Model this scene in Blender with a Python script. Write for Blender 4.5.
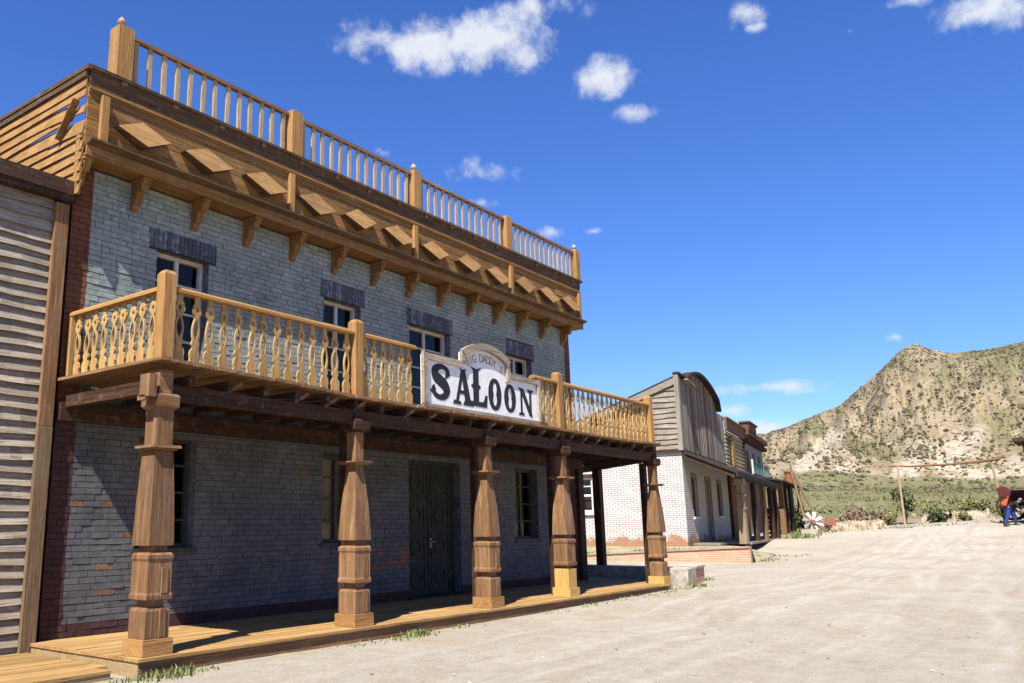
import bpy, bmesh, math, random
from mathutils import Vector, Matrix, noise
random.seed(7)
R=math.radians
S=bpy.context.scene
for o in list(bpy.data.objects): bpy.data.objects.remove(o)
COL=S.collection
# ------------------------------------------------------------ camera
cd=bpy.data.cameras.new('camera'); cam=bpy.data.objects.new('camera',cd); COL.objects.link(cam)
cd.sensor_width=36; cd.lens=30.242; cd.shift_x=0.0975; cd.shift_y=-0.0011; cd.clip_start=.1; cd.clip_end=6000
EYE=Vector((-6.375,-9.184,1.65))
fw=Vector((0.76198,0.61210,0.21146)); rt=Vector((0.62777,-0.77835,-0.00905)); up=Vector((-0.15905,-0.13965,0.97734))
M=Matrix((rt,up,-fw)).transposed().to_4x4(); M.translation=EYE; cam.matrix_world=M
S.camera=cam
# ------------------------------------------------------------ light
SUNV=Vector((0.72,0.25,-1.0)).normalized()       # travel direction of the sunlight
sl=bpy.data.lights.new('sun','SUN'); sl.energy=5.0; sl.angle=R(.5); sl.color=(1.0,.94,.84)
so=bpy.data.objects.new('sun',sl); COL.objects.link(so); so.rotation_euler=SUNV.to_track_quat('-Z','Y').to_euler()
S.view_settings.view_transform='Standard'; S.view_settings.look='None'; S.view_settings.exposure=1.15; S.view_settings.gamma=1
W=bpy.data.worlds.new('World'); S.world=W; W.use_nodes=True
wn=W.node_tree.nodes; wl=W.node_tree.links; wn.clear()
def N(t,nodes=None,**k):
    n=(nodes or wn).new(t)
    for a,b in k.items(): setattr(n,a,b)
    return n
def mth(nt,op,a,b=None,c=None,clamp=False):
    n=nt.nodes.new('ShaderNodeMath'); n.operation=op; n.use_clamp=clamp
    for i,v in enumerate((a,b,c)):
        if v is None: continue
        if isinstance(v,(int,float)): n.inputs[i].default_value=v
        else: nt.links.new(v,n.inputs[i])
    return n.outputs[0]
wt=W.node_tree
sky=N('ShaderNodeTexSky'); sky.sky_type='NISHITA'; sky.sun_disc=False
sky.sun_elevation=math.asin(-SUNV.z); sky.sun_rotation=math.atan2(-SUNV.x,-SUNV.y)
sky.altitude=400; sky.air_density=1.0; sky.dust_density=0.0; sky.ozone_density=2.5
hs=N('ShaderNodeHueSaturation'); hs.inputs['Saturation'].default_value=1.18; hs.inputs['Value'].default_value=1.0
wl.new(sky.outputs[0],hs.inputs['Color'])
# clouds: puffs at fixed compass headings and heights of the sky, broken up by noise on the sky's own direction
CL=[(41.3,31.6,3.2,1.4),(37.3,31.3,4.6,1.8),(32.5,31.5,5.4,2.2),(29.9,32.9,4.0,1.5),(25.0,28.4,3.2,1.25),(22.6,26.0,1.7,.7),(33.9,23.2,2.8,1.3),(33.7,21.2,1.2,.5),
(15.3,30.7,1.6,1.0),(14.8,29.7,.8,.4),(5.7,29.1,2.2,.6),(1.8,27.5,3.0,1.5),(29.1,19.05,.95,.5),(26.3,18.9,.7,.3),(16.0,8.15,3.2,.55),(18.2,6.9,1.6,.6),(16.5,5.6,2.4,.8),(8.8,10.55,.7,.32),(40.7,24.5,1.0,.5),(9.2,28.3,.4,.25)]
tc=N('ShaderNodeTexCoord'); sp=N('ShaderNodeSeparateXYZ'); wl.new(tc.outputs['Generated'],sp.inputs[0])
hdg=mth(wt,'MULTIPLY',mth(wt,'ARCTAN2',sp.outputs[1],sp.outputs[0]),57.2958)
elv=mth(wt,'MULTIPLY',mth(wt,'ARCSINE',sp.outputs[2]),57.2958)
nz1=N('ShaderNodeTexNoise'); nz1.inputs['Scale'].default_value=13; nz1.inputs['Detail'].default_value=6; nz1.inputs['Roughness'].default_value=.62
nz2=N('ShaderNodeTexNoise'); nz2.inputs['Scale'].default_value=40; nz2.inputs['Detail'].default_value=7; nz2.inputs['Roughness'].default_value=.6
for n in (nz1,nz2): wl.new(tc.outputs['Generated'],n.inputs['Vector'])
acc=None
for (a,b,sa,sb) in CL:
    dx=mth(wt,'DIVIDE',mth(wt,'SUBTRACT',hdg,a),sa*1.5); dy=mth(wt,'DIVIDE',mth(wt,'SUBTRACT',elv,b),sb*1.5)
    e=mth(wt,'SUBTRACT',1.0,mth(wt,'SQRT',mth(wt,'ADD',mth(wt,'MULTIPLY',dx,dx),mth(wt,'MULTIPLY',dy,dy))))
    e=mth(wt,'MAXIMUM',e,0.0)
    if sa<2.0: e=mth(wt,'MULTIPLY',e,.8)
    acc=e if acc is None else mth(wt,'MAXIMUM',acc,e)
ns=mth(wt,'ADD',mth(wt,'MULTIPLY',mth(wt,'SUBTRACT',nz1.outputs[0],.5),2.6),mth(wt,'MULTIPLY',mth(wt,'SUBTRACT',nz2.outputs[0],.5),1.1))
dn=mth(wt,'ADD',mth(wt,'SUBTRACT',acc,.27),mth(wt,'MULTIPLY',ns,mth(wt,'MINIMUM',mth(wt,'MULTIPLY',acc,3.2),1.0)))
mr=N('ShaderNodeMapRange'); mr.interpolation_type='SMOOTHSTEP'; mr.inputs['From Min'].default_value=.0; mr.inputs['From Max'].default_value=.9
wl.new(dn,mr.inputs['Value'])
cmask=mth(wt,'MULTIPLY',mr.outputs[0],.92)
b1=N('ShaderNodeBackground'); b1.inputs[1].default_value=.0535
tn=N('ShaderNodeMix'); tn.data_type='RGBA'; tn.blend_type='MULTIPLY'; tn.inputs[0].default_value=1; tn.inputs[7].default_value=(.98,1.14,1.70,1); wl.new(hs.outputs[0],tn.inputs[6]); wl.new(tn.outputs[2],b1.inputs[0])
b2=N('ShaderNodeBackground'); b2.inputs[0].default_value=(.9,.94,1,1); b2.inputs[1].default_value=.44
mx=N('ShaderNodeMixShader'); wo=N('ShaderNodeOutputWorld')
wl.new(cmask,mx.inputs[0]); wl.new(b1.outputs[0],mx.inputs[1]); wl.new(b2.outputs[0],mx.inputs[2]); wl.new(mx.outputs[0],wo.inputs[0])

# ------------------------------------------------------------ materials
def base(name,rough=.85,spec=.2):
    m=bpy.data.materials.new(name); m.use_nodes=True
    b=m.node_tree.nodes['Principled BSDF']; b.inputs['Roughness'].default_value=rough
    b.inputs['Specular IOR Level'].default_value=spec
    return m,m.node_tree,b
def ramp(nt,fac,stops):
    r=nt.nodes.new('ShaderNodeValToRGB'); el=r.color_ramp.elements
    while len(el)<len(stops): el.new(.5)
    for e,(p,c) in zip(el,stops): e.position=p; e.color=(*c,1)
    nt.links.new(fac,r.inputs[0]); return r.outputs[0]
def mixc(nt,f,a,b,mode='MIX'):
    n=nt.nodes.new('ShaderNodeMix'); n.data_type='RGBA'; n.blend_type=mode
    for i,v in ((0,f),(6,a),(7,b)):
        if isinstance(v,(int,float)): n.inputs[i].default_value=v
        elif isinstance(v,tuple): n.inputs[i].default_value=(*v,1)
        else: nt.links.new(v,n.inputs[i])
    return n.outputs[2]
def nse(nt,vec,scale,detail=4,rough=.6,dist=0):
    n=nt.nodes.new('ShaderNodeTexNoise'); n.inputs['Scale'].default_value=scale; n.inputs['Detail'].default_value=detail
    n.inputs['Roughness'].default_value=rough; n.inputs['Distortion'].default_value=dist
    if vec is not None: nt.links.new(vec,n.inputs['Vector'])
    return n.outputs[0]
def coords(nt,scale=(1,1,1)):
    t=nt.nodes.new('ShaderNodeTexCoord'); oi=nt.nodes.new('ShaderNodeObjectInfo')
    g=nt.nodes.new('ShaderNodeNewGeometry')
    a=nt.nodes.new('ShaderNodeVectorMath'); a.operation='MULTIPLY_ADD'
    nt.links.new(t.outputs['Object'],a.inputs[0]); a.inputs[1].default_value=(1,1,1)
    add=mth(nt,'MULTIPLY',mth(nt,'ADD',oi.outputs['Random'],g.outputs['Random Per Island']),37.0)
    nt.links.new(add,a.inputs[2])
    m=nt.nodes.new('ShaderNodeMapping'); m.inputs['Scale'].default_value=scale; nt.links.new(a.outputs[0],m.inputs[0])
    return m.outputs[0],g.outputs['Random Per Island'],oi.outputs['Random'],t.outputs['Object']
def bump(nt,b,h,strength=.4,dist=.01):
    n=nt.nodes.new('ShaderNodeBump'); n.inputs['Strength'].default_value=strength; n.inputs['Distance'].default_value=dist
    nt.links.new(h,n.inputs['Height']); nt.links.new(n.outputs[0],b.inputs['Normal'])
def wood(name,dark,mid,light,axis='X',fine=34,rough=.8,stain=None,stain_amt=.5,vary=.35):
    m,nt,b=base(name,rough)
    k=dict(X=(.05,1,1),Y=(1,.05,1),Z=(1,1,.05))[axis]
    v,isl,ob,raw=coords(nt,k)
    g=nse(nt,v,fine,6,.7,.6); g2=nse(nt,v,fine*.22,4,.6,1.2)
    f=mth(nt,'ADD',mth(nt,'MULTIPLY',g,.6),mth(nt,'MULTIPLY',g2,.4))
    c=ramp(nt,f,[(.30,dark),(.5,mid),(.68,light)])
    cr=nse(nt,v,fine*1.9,3,.5,.2); c=mixc(nt,mth(nt,'MULTIPLY',mth(nt,'SUBTRACT',.37,cr,clamp=True),9,clamp=True),c,tuple(q*.55 for q in dark))
    # weathering blotches
    w=nse(nt,raw,2.3,4,.65)
    c=mixc(nt,mth(nt,'MULTIPLY',mth(nt,'SUBTRACT',w,.45,clamp=True),1.6 if stain else 0,clamp=True),c,stain or dark)
    w2=nse(nt,raw,5.5,5,.7); c=mixc(nt,mth(nt,'MULTIPLY',mth(nt,'SUBTRACT',w2,.54,clamp=True),3.0,clamp=True),c,mixc(nt,.5,c,(.36,.31,.25)))
    hv=nt.nodes.new('ShaderNodeHueSaturation'); nt.links.new(c,hv.inputs['Color'])
    nt.links.new(mth(nt,'ADD',1-vary/2-.1,mth(nt,'ADD',mth(nt,'MULTIPLY',ob,.2),mth(nt,'MULTIPLY',isl,vary))),hv.inputs['Value'])
    # knots
    vo=nt.nodes.new('ShaderNodeTexVoronoi'); vo.inputs['Scale'].default_value=3.2; nt.links.new(v,vo.inputs['Vector'])
    kn=mth(nt,'LESS_THAN',vo.outputs['Distance'],.07)
    c2=mixc(nt,mth(nt,'MULTIPLY',kn,.6),hv.outputs[0],dark)
    nt.links.new(c2,b.inputs['Base Color'])
    bump(nt,b,mth(nt,'ADD',f,mth(nt,'MULTIPLY',cr,.8)),.8,.014)
    return m
def plain(name,c,rough=.6,spec=.3,metal=0,var=.15,scale=9):
    m,nt,b=base(name,rough,spec); v,isl,ob,raw=coords(nt)
    n=nse(nt,v,scale,5,.65)
    cc=ramp(nt,n,[(.3,tuple(x*(1-var) for x in c)),(.7,tuple(min(1,x*(1+var)) for x in c))])
    nt.links.new(cc,b.inputs['Base Color']); b.inputs['Metallic'].default_value=metal
    bump(nt,b,n,.15,.01); return m
Wd={}
for ax in 'XYZ':
    Wd['gold'+ax]=wood('golden timber '+ax,(.24,.115,.035),(.46,.25,.085),(.62,.37,.15),ax,vary=.25)
    Wd['brown'+ax]=wood('weathered brown timber '+ax,(.10,.048,.02),(.27,.14,.062),(.46,.285,.15),ax,stain=(.20,.14,.10),vary=.3)
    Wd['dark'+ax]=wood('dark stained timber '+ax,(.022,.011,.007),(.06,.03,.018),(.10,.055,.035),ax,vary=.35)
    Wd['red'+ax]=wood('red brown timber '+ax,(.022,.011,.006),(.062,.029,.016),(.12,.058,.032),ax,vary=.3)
    Wd['grey'+ax]=wood('silver grey timber '+ax,(.12,.10,.075),(.32,.285,.225),(.50,.46,.38),ax,stain=(.30,.20,.10),vary=.35)
    Wd['frieze'+ax]=wood('ochre brown cornice timber '+ax,(.09,.045,.014),(.22,.115,.036),(.34,.19,.068),ax,stain=(.12,.075,.035),vary=.3)
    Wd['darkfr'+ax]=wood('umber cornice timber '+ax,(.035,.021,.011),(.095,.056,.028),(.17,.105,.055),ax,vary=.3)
Wd['sidingX']=wood('weathered tan clapboard',(.16,.125,.09),(.42,.36,.28),(.62,.56,.46),'X',stain=(.26,.17,.09),vary=.4)
Wd['cornerZ']=wood('weathered corner timber',(.10,.06,.03),(.24,.16,.09),(.36,.26,.16),'Z')
Wd['diamondX']=wood('ochre diamond timber',(.17,.085,.028),(.34,.19,.07),(.47,.29,.12),'X',stain=(.16,.10,.05),vary=.35)
Wd['tanZ2']=wood('dry tan porch post',(.16,.11,.06),(.34,.25,.15),(.48,.38,.25),'Z')
Wd['yellowZ']=wood('fresh yellow timber',(.42,.24,.06),(.66,.42,.12),(.78,.54,.2),'Z',vary=.15)
Wd['yellowX']=wood('fresh yellow timber X',(.42,.24,.06),(.66,.42,.12),(.78,.54,.2),'X',vary=.15)
Wd['plankX']=wood('porch floor boards',(.26,.14,.045),(.50,.30,.11),(.66,.43,.19),'X',vary=.35,stain=(.34,.22,.11))
Wd['tanX']=wood('pale tan timber',(.3,.2,.09),(.45,.32,.16),(.56,.42,.24),'X')
Wd['rail']=wood('pale roof baluster timber',(.36,.24,.11),(.56,.40,.21),(.68,.52,.31),'Z',vary=.3)
Wd['balus']=wood('carved baluster timber',(.34,.19,.06),(.56,.35,.13),(.70,.48,.22),'Z',vary=.3)
def brickmat(name,c1,c2,speck=None,sp=.0,vary=.2):
    m,nt,b=base(name,.9,.15); v,isl,ob,raw=coords(nt)
    n=nse(nt,raw,11,6,.7); n2=nse(nt,raw,1.1,4,.6); n3=nse(nt,raw,60,3,.7)
    c=ramp(nt,mth(nt,'ADD',mth(nt,'MULTIPLY',n,.5),mth(nt,'MULTIPLY',n2,.5)),[(.36,c1),(.62,c2)])
    if speck: 
        c=mixc(nt,mth(nt,'MULTIPLY',mth(nt,'GREATER_THAN',mth(nt,'ADD',n,mth(nt,'MULTIPLY',isl,.1)),.72-sp),.8),c,speck)
    hv=nt.nodes.new('ShaderNodeHueSaturation'); nt.links.new(c,hv.inputs['Color'])
    nt.links.new(mth(nt,'ADD',1-vary/2,mth(nt,'MULTIPLY',isl,vary)),hv.inputs['Value'])
    nt.links.new(hv.outputs[0],b.inputs['Base Color'])
    bump(nt,b,mth(nt,'ADD',mth(nt,'MULTIPLY',n3,.4),n),.6,.012); return m
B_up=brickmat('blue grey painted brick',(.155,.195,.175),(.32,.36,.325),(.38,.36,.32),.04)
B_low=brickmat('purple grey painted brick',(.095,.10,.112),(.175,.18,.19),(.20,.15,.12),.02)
B_mar=brickmat('maroon painted brick',(.055,.028,.03),(.10,.052,.05))
B_red=brickmat('red brown brick',(.13,.05,.028),(.24,.10,.055),(.3,.2,.14))
B_org=brickmat('bare orange brick',(.22,.12,.08),(.36,.20,.13))
B_mor=brickmat('grey mortar',(.045,.047,.048),(.09,.09,.09))
B_mor2=brickmat('dark mortar',(.05,.035,.033),(.09,.06,.05))
B_lin=brickmat('dark slate painted lintel brick',(.07,.08,.095),(.16,.175,.195),(.24,.26,.28),.1,.6)
def brickwall(name,c1,c2,mort,bw=.27,bh=.085,speck=None,spt=.6,axis='XZ',paintlow=None):
    m,nt,b=base(name,.9,.15); t=nt.nodes.new('ShaderNodeTexCoord'); s=nt.nodes.new('ShaderNodeSeparateXYZ'); nt.links.new(t.outputs['Object'],s.inputs[0])
    cb=nt.nodes.new('ShaderNodeCombineXYZ')
    nt.links.new(mth(nt,'ADD',s.outputs[0],s.outputs[1]),cb.inputs[0]); nt.links.new(s.outputs[2],cb.inputs[1])
    va=nt.nodes.new('ShaderNodeVectorMath'); va.operation='MULTIPLY_ADD'
    nn=nt.nodes.new('ShaderNodeTexNoise'); nn.inputs['Scale'].default_value=5; nt.links.new(t.outputs['Object'],nn.inputs['Vector'])
    nt.links.new(nn.outputs['Color'],va.inputs[0]); va.inputs[1].default_value=(.02,.02,0); nt.links.new(cb.outputs[0],va.inputs[2])
    br=nt.nodes.new('ShaderNodeTexBrick'); nt.links.new(va.outputs[0],br.inputs['Vector'])
    br.inputs['Scale'].default_value=1; br.inputs['Brick Width'].default_value=bw; br.inputs['Row Height'].default_value=bh; br.inputs['Mortar Size'].default_value=.013
    br.inputs['Mortar Smooth'].default_value=.3; br.inputs['Bias'].default_value=-.2
    for k,c in (('Color1',c1),('Color2',c2),('Mortar',mort)): br.inputs[k].default_value=(*c,1)
    c=br.outputs['Color']
    n=nse(nt,t.outputs['Object'],2.2,6,.7)
    if speck: c=mixc(nt,mth(nt,'MULTIPLY',mth(nt,'SUBTRACT',n,spt,clamp=True),7,clamp=True),c,speck)
    if paintlow:
        z,col=paintlow
        f=mth(nt,'MULTIPLY',mth(nt,'SUBTRACT',z,mth(nt,'SUBTRACT',s.outputs[2],mth(nt,'MULTIPLY',mth(nt,'SUBTRACT',n,.5),1.6))),7,clamp=True)
        c=mixc(nt,f,c,col)
    nt.links.new(c,b.inputs['Base Color'])
    bump(nt,b,mth(nt,'ADD',mth(nt,'MULTIPLY',br.outputs['Fac'],-1.0),mth(nt,'MULTIPLY',n,.5)),.8,.02)
    return m
M_whitebrick=brickwall('whitewashed brick',(.86,.84,.80),(.70,.66,.61),(.36,.27,.22),.27,.095,(.66,.46,.35),.6,paintlow=(.28,(.50,.27,.16)))
M_redbrick=brickwall('orange red brick',(.72,.40,.26),(.56,.28,.17),(.74,.60,.46),.27,.085,(.80,.58,.42),.58)
M_frame=plain('cream window paint',(.60,.57,.50),.6)
M_dframe=plain('dark green grey window paint',(.06,.065,.06),.6)
M_door=wood('dark grey green door',(.028,.03,.028),(.05,.054,.05),(.08,.085,.078),'Z',vary=.1)
M_signw=plain('white sign paint',(.70,.70,.70),.6,.2,0,.12,14)
M_black=plain('black sign paint',(.025,.024,.026),.55,.3,0,.5,22)
M_goldp=plain('ochre sign paint',(.48,.36,.14),.6,.2,0,.3,60)
M_curtain=plain('beige curtain',(.22,.19,.14),.9)
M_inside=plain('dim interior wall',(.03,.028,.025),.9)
M_metal=plain('dull grey metal',(.35,.35,.34),.4,.5,.7)
M_redp=plain('faded red paint',(.40,.12,.07),.75,.2,0,.35,12)
M_whitep=plain('white metal paint',(.72,.72,.68),.7,.2,0,.3,12)
M_teal=plain('turquoise railing paint',(.10,.20,.20),.7)
M_cornb=plain('rust brown cornice paint',(.17,.085,.05),.75,.2,0,.4,3)
M_greyst=plain('pale grey render',(.46,.43,.36),.9,.1,0,.2,3)
M_roof=plain('dark roofing felt',(.06,.052,.045),.95,.05,0,.3,5)
M_conc=plain('weathered pale concrete',(.56,.50,.40),.95,.1,0,.4,5)
M_blackc0=plain('dark cable',(.06,.05,.045),.7)
M_rust=plain('rusty orange pipe',(.36,.13,.06),.8)
def glass(name,tint=(.02,.025,.03)):
    m,nt,b=base(name,.06,.6); b.inputs['Base Color'].default_value=(*tint,1)
    tr=nt.nodes.new('ShaderNodeBsdfTransparent'); mxs=nt.nodes.new('ShaderNodeMixShader'); mxs.inputs[0].default_value=.5
    gl=nt.nodes.new('ShaderNodeBsdfGlossy'); gl.inputs['Roughness'].default_value=.03; gl.inputs['Color'].default_value=(.55,.47,.38,1)
    fr=nt.nodes.new('ShaderNodeLayerWeight'); fr.inputs[0].default_value=.5
    nt.links.new(mth(nt,'ADD',.07,mth(nt,'MULTIPLY',mth(nt,'POWER',fr.outputs['Facing'],4.0),.5)),mxs.inputs[0]); nt.links.new(tr.outputs[0],mxs.inputs[1]); nt.links.new(gl.outputs[0],mxs.inputs[2])
    nt.links.new(mxs.outputs[0],nt.nodes['Material Output'].inputs[0]); return m
M_glass=glass('window glass')

# ------------------------------------------------------------ mesh helpers
class MB:
    def __init__(s): s.v=[]; s.f=[]; s.m=[]
    def add(s,vs,fs,mi=0):
        k=len(s.v); s.v+= [tuple(x) for x in vs]; s.f+=[tuple(i+k for i in f) for f in fs]; s.m+=[mi]*len(fs); return s
    def box(s,x0,x1,y0,y1,z0,z1,mi=0,j=0.0,T=None):
        vs=[(x,y,z) for x in (x0,x1) for y in (y0,y1) for z in (z0,z1)]
        if j: vs=[tuple(c+random.uniform(-j,j) for c in v) for v in vs]
        if T: vs=[T(*v) for v in vs]
        return s.add(vs,[(0,1,3,2),(4,6,7,5),(0,4,5,1),(2,3,7,6),(0,2,6,4),(1,5,7,3)],mi)
    def beam(s,a,b,w,h=None,mi=0,up=(0,0,1)):
        h=h or w; a=Vector(a); b=Vector(b); d=(b-a).normalized(); u=Vector(up)
        if abs(d.dot(u))>.98: u=Vector((0,1,0))
        r=d.cross(u).normalized(); u=r.cross(d)
        vs=[p+r*i*w/2+u*k*h/2 for p in (a,b) for i,k in ((-1,-1),(1,-1),(1,1),(-1,1))]
        return s.add(vs,[(0,3,2,1),(4,5,6,7),(0,1,5,4),(1,2,6,5),(2,3,7,6),(3,0,4,7)],mi)
    def frus(s,cx,cy,levels,mi=0,ch=0):   # square-section stack: levels [(z,half)]
        k=len(s.v); 
        for z,h in levels: s.v+=[(cx-h,cy-h,z),(cx+h,cy-h,z),(cx+h,cy+h,z),(cx-h,cy+h,z)]
        n=len(levels); fs=[(k+3,k+2,k+1,k)]
        for i in range(n-1):
            a=k+4*i
            for q in range(4): fs.append((a+q,a+(q+1)%4,a+4+(q+1)%4,a+4+q))
        a=k+4*(n-1); fs.append((a,a+1,a+2,a+3)); s.f+=fs; s.m+=[mi]*len(fs); return s
    def cyl(s,a,b,r0,r1=None,n=10,mi=0):
        r1=r0 if r1 is None else r1; a=Vector(a); b=Vector(b); d=(b-a).normalized(); u=Vector((0,0,1)) if abs(d.z)<.95 else Vector((1,0,0))
        r=d.cross(u).normalized(); u=r.cross(d); vs=[]
        for p,q in ((a,r0),(b,r1)):
            for i in range(n):
                t=2*math.pi*i/n; vs.append(p+(r*math.cos(t)+u*math.sin(t))*q)
        fs=[(i,(i+1)%n,n+(i+1)%n,n+i) for i in range(n)]+[tuple(range(n-1,-1,-1)),tuple(range(n,2*n))]
        return s.add(vs,fs,mi)
    def lathe(s,cx,cy,prof,n=12,mi=0):
        vs=[];fs=[]
        for z,r in prof:
            for i in range(n): t=2*math.pi*i/n; vs.append((cx+r*math.cos(t),cy+r*math.sin(t),z))
        for k in range(len(prof)-1):
            for i in range(n): fs.append((k*n+i,k*n+(i+1)%n,(k+1)*n+(i+1)%n,(k+1)*n+i))
        fs.append(tuple(range(n-1,-1,-1))); fs.append(tuple(range((len(prof)-1)*n,len(prof)*n)))
        return s.add(vs,fs,mi)
    def prism(s,pts,d0,d1,T,mi=0):    # polygon in (a,b), thickness along d; T(a,b,d)->xyz
        n=len(pts); vs=[T(a,b,d0) for a,b in pts]+[T(a,b,d1) for a,b in pts]
        fs=[tuple(range(n-1,-1,-1)),tuple(range(n,2*n))]+[(i,(i+1)%n,n+(i+1)%n,n+i) for i in range(n)]
        return s.add(vs,fs,mi)
    def strip(s,L,Rr,d0,d1,T,mi=0,closed=False):  # ribbon between two polylines, extruded
        n=len(L); vs=[T(a,b,d) for d in (d0,d1) for P in (L,Rr) for a,b in P]
        q=range(n if closed else n-1); fs=[]
        for i in q:
            j=(i+1)%n
            fs+=[(i,n+i,n+j,j),(2*n+i,2*n+j,3*n+j,3*n+i),(i,j,2*n+j,2*n+i),(n+i,3*n+i,3*n+j,n+j)]
        if not closed: fs+=[(0,2*n,3*n,n),(n-1,2*n-1,4*n-1,3*n-1)]
        return s.add(vs,fs,mi)
    def build(s,name,mats,parent=None,label=None,smooth=False,local=False):
        me=bpy.data.meshes.new(name); v=s.v
        if parent is not None and not local:
            o=Vector((0,0,0)); p=parent
            while p is not None: o+=p.location; p=p.parent
            v=[(a-o.x,b-o.y,c-o.z) for a,b,c in v]
        me.from_pydata(v,[],s.f)
        if not isinstance(mats,(list,tuple)): mats=[mats]
        for m in mats: me.materials.append(m)
        me.polygons.foreach_set('material_index',s.m)
        if smooth: me.polygons.foreach_set('use_smooth',[True]*len(s.f))
        me.update()
        bm=bmesh.new(); bm.from_mesh(me); bmesh.ops.recalc_face_normals(bm,faces=bm.faces); bm.to_mesh(me); bm.free()
        ob=bpy.data.objects.new(name,me); COL.objects.link(ob)
        if parent is not None: ob.parent=parent
        if label: ob['label']=label
        return ob
def tag(o,label=None,cat=None,group=None,kind=None):
    for k,v in (('label',label),('category',cat),('group',group),('kind',kind)):
        if v: o[k]=v
    return o
def empty(name,loc,label,cat,group=None):
    o=bpy.data.objects.new(name,None); COL.objects.link(o); o.location=loc; o.empty_display_size=.3
    return tag(o,label,cat,group)
def copy_tree(o,parent=None):
    c=o.copy(); COL.objects.link(c)
    if parent is not None: c.parent=parent
    for ch in list(o.children): copy_tree(ch,c)
    return c
def copy_part(o,dx=0,dy=0,dz=0):
    c=o.copy(); COL.objects.link(c); c.location=o.location+Vector((dx,dy,dz))
    for ch in list(o.children):
        d=ch.copy(); COL.objects.link(d); d.parent=c
    return c
def lerp(x,t):
    if x<=t[0][0]: return t[0][1]
    for (a,b),(c,d) in zip(t,t[1:]):
        if x<=c:
            k=(x-a)/(c-a); k=k*k*(3-2*k); return b+(d-b)*k
    return t[-1][1]
def fbm(x,y,z=0,o=4):
    return noise.fractal(Vector((x,y,z)),1.0,2.0,o)

# ------------------------------------------------------------ terrain
GX=[(-40,0),(8,0),(16,.07),(28,.17),(36,.40),(46,.85),(53,1.42),(62,1.68),(85,1.75)]
RIDGE=[(-40,7.2),(-10,8.2),(0,9.5),(2.78,9.58),(4.6,9.36),(6.28,9.36),(7.14,9.66),(7.94,10.1),(8.5,9.95),(8.75,9.78),(9.9,8.73),(12.23,6.85),(14.5,6.05),(15.09,5.80),(16.54,5.35),(17.69,5.5),(21,5.2),(27,4.2),(40,3.0),(70,2.2)]
def ridge(h):
    t=RIDGE
    if h<=t[0][0]: return t[0][1]
    for (a,b),(c,d) in zip(t,t[1:]):
        if h<=c: return b+(d-b)*(h-a)/(c-a)
    return t[-1][1]
D0,D1=235.,520.
def ground_z(x,y):
    z=lerp(x,GX)
    k=min(1,max(0,(x-44)/8)); z+=-.055*max(-6,min(8,y+1.2))*k
    z+=.02*fbm(x*.35,y*.35)+.008*fbm(x*1.7,y*1.7,3)
    if -2<x<40 and y<-.3: z+=.012*math.sin((y+ .12*x)*2.6)*min(1,max(0,-y-.3))
    return z
SLIPS=((13.6,4.2,1.5,.50,-.95),(12.3,3.3,.8,.3,-.6),(6.8,3.9,1.9,1.0,-.5),(5.2,2.5,3.2,.5,.05),(14.2,2.35,3.0,.42,.05),(9.2,3.0,1.3,.7,-.7),(3.2,2.6,1.8,.9,.2))
def bare(h,e):
    c=0
    for i,(a,b,sa,sb,tl) in enumerate(SLIPS):
        u=h-a; w=e-b-tl*u*.9; c=max(c,(1.7 if i==0 else 1.15)-math.hypot(u/sa,w/sb))
    return min(1,max(0,c+.5*fbm(h*1.2,e*1.5,4)))
def terrain(x,y):
    dx,dy=x-EYE.x,y-EYE.y; d=math.hypot(dx,dy); h=math.degrees(math.atan2(dy,dx))
    zg=ground_z(min(x,85),y) if d<140 else 1.7
    if d<62: return zg
    # bank and scrub flat beyond the yard
    z=zg
    if d>74:
        k=min(1,(d-74)/8); z=zg*(1-k)+k*(1.9+1.0*fbm(x*.05,y*.05,2)*k)
        if d>96: z+=(min(d,D0)-96)/(D0-96)*7.0
    if d>D0:
        H=math.tan(R(ridge(h)))*D1+1.65
        t=(d-D0)/(D1-D0)
        if t<=1:
            q=t**.92
            g=fbm(h*.55,t*1.3,5,5); rill=abs(fbm(h*1.7+2*g,t*.8,9,3))
            env=math.sin(math.pi*min(1,t))**1.4
            z=z+(H-z)*q+env*(8*g-13*rill)+env*3.0*fbm(x*.05,y*.05,1,5)
        else:
            z=H+(t-1)*-30+ -40*(t-1)**2
        # low pale spur in front of the slope on the left
    sp=math.exp(-((h-14.5)/4.2)**2)*math.exp(-((d-262)/34)**2)
    z+=sp*5.5
    return z
def build_ground():
    vs=[];fs=[];cream=[];green=[]
    hs_=[ -75+ i*1.0 for i in range(0,66)]+[-9.5+ i*.22 for i in range(0,136)]+[20.5+i*.7 for i in range(0,100)]+[91+i*6 for i in range(0,32)]
    ds=[0.3*1.045**i for i in range(0,117)]   # up to about 50 m
    ds=[d for d in ds if d<50]+[50+i*1.5 for i in range(0,34)]+[102+i*4.2 for i in range(0,102)]+[540,600,700,900,1400,2600,4500]
    nh,nd=len(hs_),len(ds)
    for d in ds:
        for h in hs_:
            x=EYE.x+d*math.cos(R(h)); y=EYE.y+d*math.sin(R(h)); z=terrain(x,y)
            vs.append((x,y,z))
    closed=True
    for i in range(nd-1):
        for j in range(nh):
            k=(j+1)%nh
            fs.append((i*nh+j,(i+1)*nh+j,(i+1)*nh+k,i*nh+k))
    k=len(vs); vs.append((EYE.x,EYE.y,0)); 
    for j in range(nh): fs.append((k,j,(j+1)%nh))
    return vs,fs,ds,hs_
vs,fs,ds,hs_=build_ground()
mask_c=[];mask_g=[]
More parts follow.
